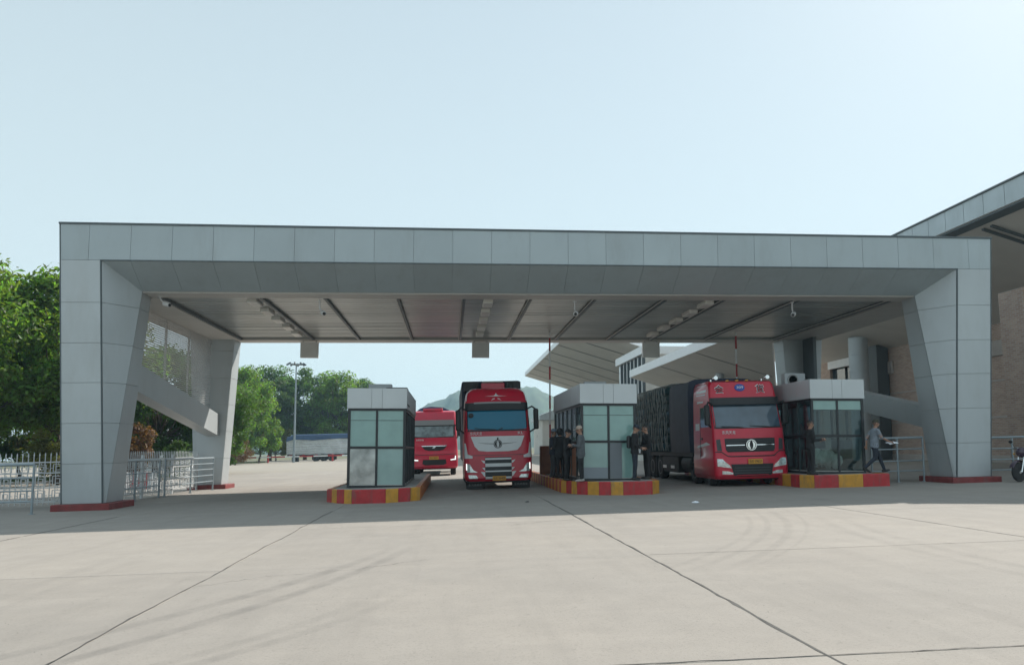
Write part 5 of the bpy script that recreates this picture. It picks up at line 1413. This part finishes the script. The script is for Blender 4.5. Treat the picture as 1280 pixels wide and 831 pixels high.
# red and white plastic barriers on the road behind the fence
for i, (x, y, lab) in enumerate(((-14.6, 38.5, 'nearest red and white plastic barrier behind the ornamental fence'), (-16.4, 40.0, 'middle one of the red and white plastic barriers behind the fence'), (-18.2, 41.5, 'farthest left red and white plastic barrier behind the fence'))):
    t = thing('road_barrier', lab, 'barrier', (x, y, gz(x)), -.7, 'red and white plastic barriers behind the left fence')
    for k in range(6):
        b = MB(); b.hexa([(-.9 + .3 * k, -.22, 0), (-.61 + .3 * k, -.22, 0), (-.61 + .3 * k, .22, 0), (-.9 + .3 * k, .22, 0)], [(-.9 + .3 * k, -.1, .8), (-.61 + .3 * k, -.1, .8), (-.61 + .3 * k, .1, .8), (-.9 + .3 * k, .1, .8)])
        b.build('barrier_block', M_kerb_red if k % 2 == 0 else M_white, t)
# long barrier arm across the far yard
t = thing('barrier_arm', 'long low red and white barrier arm across the yard before the parked trailer', 'barrier', (-39, 124, gz(-39)), 0, None, True)
for k in range(14):
    b = MB(); b.box(2.2 * k, 2.2 * k + (2.2 if k % 2 else 2.19), -.05, .05, .78, .98); b.build('arm_section', M_white if k % 2 == 0 else M_kerb_red, t)
for x in (0.4, 10.5, 20.5):
    b = MB(); b.box(x - .12, x + .12, .06, .3, 0, 1.15, .02); b.build('post', M_kerb_red, t)

# ------------------------------------------------------------------ light mast, house, motorcycle
t = thing('light_mast', 'tall slim mast with a ring of floodlights in front of the far trees', 'lamp post', (-23.9, 121, gz(-23.9)))
b = MB(); b.tube((0, 0, 0), (0, 0, 15.2), 0.20, 0.10, 12); b.build('pole', M_rail, t)
b = MB()
b.lathe([(.25, 15.0), (.95, 15.05), (.95, 15.15), (.25, 15.2)], (0, 0, 0), 'z', 16); b.build('ring', M_rail, t)
for k in range(8):
    a = 2 * PI * k / 8; b = MB(); b.box(-.28, .28, -.12, .12, -.1, .14, .03); b.build('floodlight', M_coping, t, loc=(1.25 * math.cos(a), 1.25 * math.sin(a), 15.15), rot=(0, R(35), a))
t = thing('house', 'small white gabled house glimpsed through the trees below the left strut', 'house', (-30.6, 84, gz(-30.6)))
b = MB(); b.box(-3.2, 3.2, 0, 5, -.3, 2.6); b.prism([(-3.2, 0, 2.6), (3.2, 0, 2.6), (0, 0, 4.3)], (0, 5, 0)); b.build('wall', M_white, t)
for s in (-1, 1):
    b = MB(); b.hexa([(0, -.3, 4.38), (s * 3.6, -.3, 2.46), (s * 3.6, -.3, 2.56), (0, -.3, 4.48)], [(0, 5.3, 4.38), (s * 3.6, 5.3, 2.46), (s * 3.6, 5.3, 2.56), (0, 5.3, 4.48)]); b.build('roof', M_roofside, t)
b = MB(); b.box(-1.2, .2, -.03, -.002, .8, 2.0); b.build('window', M_winglass, t)

def motorcycle(x, y, rz):
    t = thing('motorcycle', 'parked dark purple motorcycle cut off by the right edge of the picture', 'motorcycle', (x, y, gz(x)), rz)
    M_pur = mat('dark_purple_paint', (0.035, 0.014, 0.035), 0.3, coat=0.6)
    for xx in (-.66, .66):       # front wheel at -x
        b = MB(); n = 26
        b.lathe([(.235, -.045), (.29, -.05), (.31, -.02), (.31, .02), (.29, .05), (.235, .045)], (xx, 0, .31), 'y', n); w_ = b.build('wheel', M_rubber, t, smooth=40)
        b = MB(); b.lathe([(.215, -.03), (.237, -.035), (.237, .035), (.215, .03)], (xx, 0, .31), 'y', n); b.lathe([(0, -.05), (.05, -.05), (.05, .05), (0, .05)], (xx, 0, .31), 'y', 12)
        for k in range(8): a = 2 * PI * k / 8; b.tube((xx + .04 * math.cos(a), 0, .31 + .04 * math.sin(a)), (xx + .22 * math.cos(a), 0, .31 + .22 * math.sin(a)), .008, n=5)
        b.build('rim', M_chrome, w_)
    b = MB()
    for s in (-.09, .09): b.tube((-.66, s, .31), (-.44, s, .98), .022)
    b.build('fork', M_chrome, t)
    b = MB(); b.grid(lambda u, v: (-.66 + .36 * math.cos(R(20 + 140 * u)), (v - .5) * .16, .31 + .36 * math.sin(R(20 + 140 * u)) + .03 * math.sin(PI * v)), 12, 6); b.build('front_fender', M_pur, t, smooth=True)
    b = MB(); b.path([(-.42, 0, .92), (-.2, 0, .72), (-.15, 0, .35), (.25, 0, .30), (.5, 0, .62), (.62, 0, .66)], .03); b.path([(-.42, 0, .92), (0, 0, .75), (.5, 0, .72)], .03); b.build('frame', M_black, t)
    b = MB(); b.ell((-.12, 0, .84), (.30, .145, .14), 18, 12); b.build('tank', M_pur, t, smooth=True)
    b = MB(); b.ell((-.47, 0, .93), (.16, .17, .17), 16, 10); b.build('fairing', M_pur, t, smooth=True)
    b = MB(); b.lathe([(0, -.62), (.07, -.61), (.085, -.56), (0, -.5)], (0, 0, .92), 'x', 16); b.build('headlight', M_lamp, t, smooth=40)
    b = MB(); b.loft([[(x_, .13 * s_, z_) for x_, s_, z_ in ((.08, -1, .80), (.08, 1, .80), (.08, .8, .86), (.08, -.8, .86))], [(x_, .15 * s_, z_) for x_, s_, z_ in ((.45, -1, .80), (.45, 1, .80), (.45, .8, .87), (.45, -.8, .87))], [(x_, .11 * s_, z_) for x_, s_, z_ in ((.85, -1, .88), (.85, 1, .88), (.85, .8, .95), (.85, -.8, .95))]]); b.build('seat', M_black, t, smooth=50)
    b = MB(); b.ell((.05, 0, .42), (.22, .16, .17), 14, 10); b.lathe([(.1, -.22), (.12, -.2), (.12, .2), (.1, .22)], (.05, 0, .40), 'y', 16); b.build('engine', M_rim, t)
    b = MB(); b.path([(-.05, .15, .35), (.2, .18, .25), (.45, .19, .28), (.85, .2, .38)], [.025, .03, .05, .05]); b.build('exhaust', M_chrome, t)
    b = MB(); b.path([(-.36, -.36, 1.05), (-.42, -.2, 1.06), (-.46, 0, 1.0), (-.42, .2, 1.06), (-.36, .36, 1.05)], .016); b.build('handlebar', M_black, t)
    for s in (-1, 1):
        b = MB(); b.tube((-.41, s * .24, 1.06), (-.44, s * .32, 1.22), .008, n=5); b.ell((-.45, s * .36, 1.27), (.02, .075, .05), 12, 8); b.build('mirror', M_black, t)
        b = MB(); b.ell((-.55, s * .2, .88), (.05, .03, .03), 10, 6); b.build('indicator', M_plate, t)
    b = MB(); b.grid(lambda u, v: (.66 + .36 * math.cos(R(20 + 120 * u)), (v - .5) * .17, .31 + .37 * math.sin(R(20 + 120 * u))), 10, 4); b.build('rear_fender', M_pur, t)
    b = MB(); b.box(.88, .93, -.07, .07, .80, .88, .02); b.build('tail_light', M_kerb_red, t)
    b = MB(); b.tube((.15, .12, .25), (.05, .28, .0), .012, n=6); b.build('side_stand', M_black, t)
motorcycle(18.72, 23.5, R(18))

# ------------------------------------------------------------------ trees and shrubs
def tree_mesh(seed, H, W, clear, n_leaf, leaf, nclump=46, cr=(.09, .17)):
    """returns (trunk mesh, crown mesh); leaves are small faces in clumps held by limbs"""
    r = random.Random(seed); nr = np.random.default_rng(seed)
    b = MB()
    top = Vector((r.uniform(-.3, .3), r.uniform(-.3, .3), H * .55))
    b.path([(0, 0, -.3), (0.05, 0, clear * .5), (top.x * .5, top.y * .5, clear), tuple(top)], [H * .026, H * .021, H * .017, H * .007], 9)
    cl_ = []
    for k in range(nclump):
        # points spread over an uneven ellipsoid shell and inside it
        u = r.uniform(-1, 1); a = r.uniform(0, 2 * PI); s = math.sqrt(1 - u * u); q = r.uniform(.45, 1.0) ** .6
        lob = 1 + .16 * math.sin(3 * a + seed) + .12 * math.sin(5 * u + a * 2 + seed * 2)
        hc = clear + (H - clear) * .52
        p = Vector((math.cos(a) * s * W * .5 * q * lob, math.sin(a) * s * W * .5 * q * lob, hc + u * (H - clear) * .50 * q * (0.9 + .1 * lob)))
        rad = W * r.uniform(*cr)
        cl_.append((p, rad))
        if k % 2 == 0:
            st = Vector((top.x * .5, top.y * .5, clear)).lerp(top, r.uniform(0, .8)); mid = st.lerp(p, .5) + Vector((0, 0, -.04 * H))
            b.path([st, mid, p], [H * .008, H * .005, H * .0015], 5)
    trunk = b.mesh('trunk', M_bark, smooth=True)
    per = n_leaf // nclump; V = []
    for p, rad in cl_:
        d = nr.normal(size=(per, 3)); d /= np.linalg.norm(d, axis=1)[:, None]
        q = nr.random((per, 1)) ** .45
        c = np.array(p) + d * q * rad * np.array([1.15, 1.15, .85])
        nrm = d * .6 + nr.normal(size=(per, 3)) * .6 + np.array([0, 0, .5]); nrm /= np.linalg.norm(nrm, axis=1)[:, None]
        t = np.cross(nrm, nr.normal(size=(per, 3))); t /= np.linalg.norm(t, axis=1)[:, None]
        w = np.cross(nrm, t); sz = leaf * (.6 + .8 * nr.random((per, 1)))
        V.append(np.stack([c - t * sz, c + w * sz * .45 + nrm * sz * .1, c + t * sz, c - w * sz * .45 + nrm * sz * .1], 1).reshape(-1, 3))
    V = np.concatenate(V); n = len(V) // 4
    me = bpy.data.meshes.new('crown')
    me.from_pydata(V.tolist(), [], [(4 * i, 4 * i + 1, 4 * i + 2, 4 * i + 3) for i in range(n)])
    return trunk, me
TM = [tree_mesh(1, 12, 9.5, 2.2, 27000, .155, 64), tree_mesh(2, 12, 9, 2.6, 27000, .15, 58), tree_mesh(5, 15, 10, 3.2, 20000, .24, 56), tree_mesh(9, 15, 11, 3.0, 20000, .25, 60), tree_mesh(13, 6, 5.5, 0.8, 8000, .14, 30)]
SM = [tree_mesh(21, 2.6, 2.4, 0.25, 7000, .07, 40, (.12, .22)), tree_mesh(22, 3.2, 1.7, 0.2, 7000, .075, 44, (.14, .26))]
def crown_copy(src, m):
    key = (src.name, m.name)
    if key not in WC:
        c = src.copy(); c.materials.clear(); c.materials.append(m); WC[key] = c
    return WC[key]
def tree(k, x, y, s, m, label, rz=0, group='broadleaf trees around the yard', cat='tree', name='broadleaf_tree', src=None, sz=None):
    t = thing(name, label, cat, (x, y, gz(x) - .05), rz, group)
    tm, cm = (src or TM)[k]
    o = link('trunk', tm, t); c = link('crown', crown_copy(cm, m), t)
    t.scale = (s, s, sz or s)
tree(0, -28.3, 46, 1.16, M_leaf, 'big bright green tree at the left edge of the picture behind the fence', .4)
tree(1, -24.2, 50, 1.12, M_leaf, 'bright green tree just left of the left front leg, tallest beside it', 2.1)
tree(2, -33, 58, .92, M_leaf_far, 'dark tree behind the leftmost bright green tree', 1.0)
tree(0, -22.0, 60, .82, M_leaf_far, 'dark green tree seen under the slanting strut, left of the russet shrub', 3.3)
tree(1, -19.5, 66, .70, M_leaf_far, 'dark green tree seen under the slanting strut, close to the back leg', 5.0)
tree(4, -26.8, 43, .80, M_leaf_olive, 'low olive green bushy tree above the fence left of the front leg', .7)
tree(4, -22.7, 47, .60, M_leaf_olive, 'yellowish low tree right beside the left front leg above the fence', 2.7)
tree(1, -32.6, 120, 1.25, M_leaf, 'light green tree peeking out just right of the left back leg', 1.2)
tree(4, -29.8, 124, 1.3, M_leaf, 'smaller light green tree hanging low right of the left back leg', 4.2)
tree(2, -42, 158, 1.13, M_leaf_far, 'far tree at the left end of the row behind the trailer', .3)
tree(3, -35.5, 156, 1.18, M_leaf_far, 'tallest dark far tree left of the light mast', 1.7)
tree(2, -29.0, 158, 1.15, M_leaf_far, 'far tree directly behind the light mast', 3.9)
tree(3, -22.5, 154, 1.08, M_leaf, 'sunlit far tree right of the light mast above the trailer', 5.2)
tree(2, -17.5, 157, 1.00, M_leaf_far, 'far tree touching the left booth roof in the picture', 2.2)
tree(3, -48, 150, 1.0, M_leaf_far, 'far tree hidden behind the left back leg', 0.9)
tree(4, -33, 150, 1.1, M_leaf_olive, 'pale undergrowth tree between the trunks left of the trailer', 0.9, 'broadleaf trees around the yard')
tree(0, 19.5, 146, .55, M_leaf_far, 'small green tree beside the low building right of the white-faced truck', 0.9)
tree(0, -29.7, 110, 1.5, M_leaf_red, 'round russet shrub just right of the left back leg', .5, 'russet shrubs', 'shrub', 'round_shrub', SM, 1.4)
tree(1, -19.4, 49, 1.2, M_leaf_red, 'tall russet brown shrub seen under the slanting strut', .5, 'russet shrubs', 'shrub', 'round_shrub', SM)
tree(1, -21.3, 51, .85, M_leaf_olive, 'olive shrub seen under the strut left of the russet one', 1.5, None, 'shrub', 'round_shrub', SM)
tree(1, -18.0, 52.5, .85, M_leaf_far, 'dark green shrub seen under the strut right of the russet one', 2.5, None, 'shrub', 'round_shrub', SM)
for i, (x, y, s_, m_, lab) in enumerate(((-36.5, 60, 1.0, M_leaf_far, 'leftmost dark bush of the hedge row under the trees behind the left fence'),
        (-32.0, 60.5, 1.1, M_leaf_far, 'dark bush of the hedge row behind the fence, second from the left edge'),
        (-28.2, 59.5, 1.05, M_leaf_olive, 'olive bush of the hedge row behind the fence just left of the front leg'),
        (-24.6, 61, 1.1, M_leaf_far, 'dark bush of the hedge row directly behind the left front leg'),
        (-21.4, 62, 1.0, M_leaf_far, 'dark bush of the hedge row seen between the left legs'),
        (-18.4, 61.5, .8, M_leaf_far, 'rightmost dark bush of the hedge row, by the left back leg'))):
    tree(4, x, y, s_, m_, lab, i * 1.3, 'hedge bushes behind the left fence', 'bush', 'hedge_bush')
# verge with grass behind the fence
def verge(x0, x1, y0, y1, n, label):
    b = MB(); r = random.Random(n)
    for k in range(n):
        x, y = r.uniform(x0, x1), r.uniform(y0, y1); a = r.uniform(0, PI); h = r.uniform(.12, .34); w = .03; z = gz(x)
        dx, dy = math.cos(a) * w, math.sin(a) * w; lx, ly = r.uniform(-.1, .1), r.uniform(-.1, .1)
        b.add([(x - dx, y - dy, z), (x + dx, y + dy, z), (x + lx, y + ly, z + h)], [(0, 1, 2)])
    o = b.build('grass', M_grass); tag(o, label, 'grass', None, 'stuff')
verge(-40, -20, 52, 62, 14000, 'strip of grass under the trees behind the left fence')
verge(-45, -30, 126, 131, 3000, 'grass patch at the far edge of the yard left of the trailer')
sheet('verge', -42, -19, 51, 63.5, 0.02, M_earth, 2, 2, 'earth verge under the trees behind the left fence')
# red and pale object rows on the verge kerb
b = MB(); b.box(-41.9, -19, 50.8, 50.98, -.05, 0.15); o = b.build('verge_kerb', M_brick_plain, None, lambda x, y, z: (x, y, z + gz(x))); tag(o, 'pale kerb along the grass verge behind the left fence', 'kerb')

# ------------------------------------------------------------------ air
hv = bpy.data.materials.new('air_haze'); hv.use_nodes = True
hn = hv.node_tree; hn.nodes.remove(hn.nodes['Principled BSDF'])
pv = hn.nodes.new('ShaderNodeVolumePrincipled'); pv.inputs['Density'].default_value = 0.00040; pv.inputs['Color'].default_value = (0.52, 0.80, 1.0, 1); pv.inputs['Anisotropy'].default_value = 0.2
hn.links.new(pv.outputs[0], hn.nodes['Material Output'].inputs['Volume'])
b = MB(); b.box(-680, 680, -90, 1290, -26, 92); hz_ = b.build('haze', hv); tag(hz_, 'pale haze filling the air over the whole place', None, None, 'stuff')
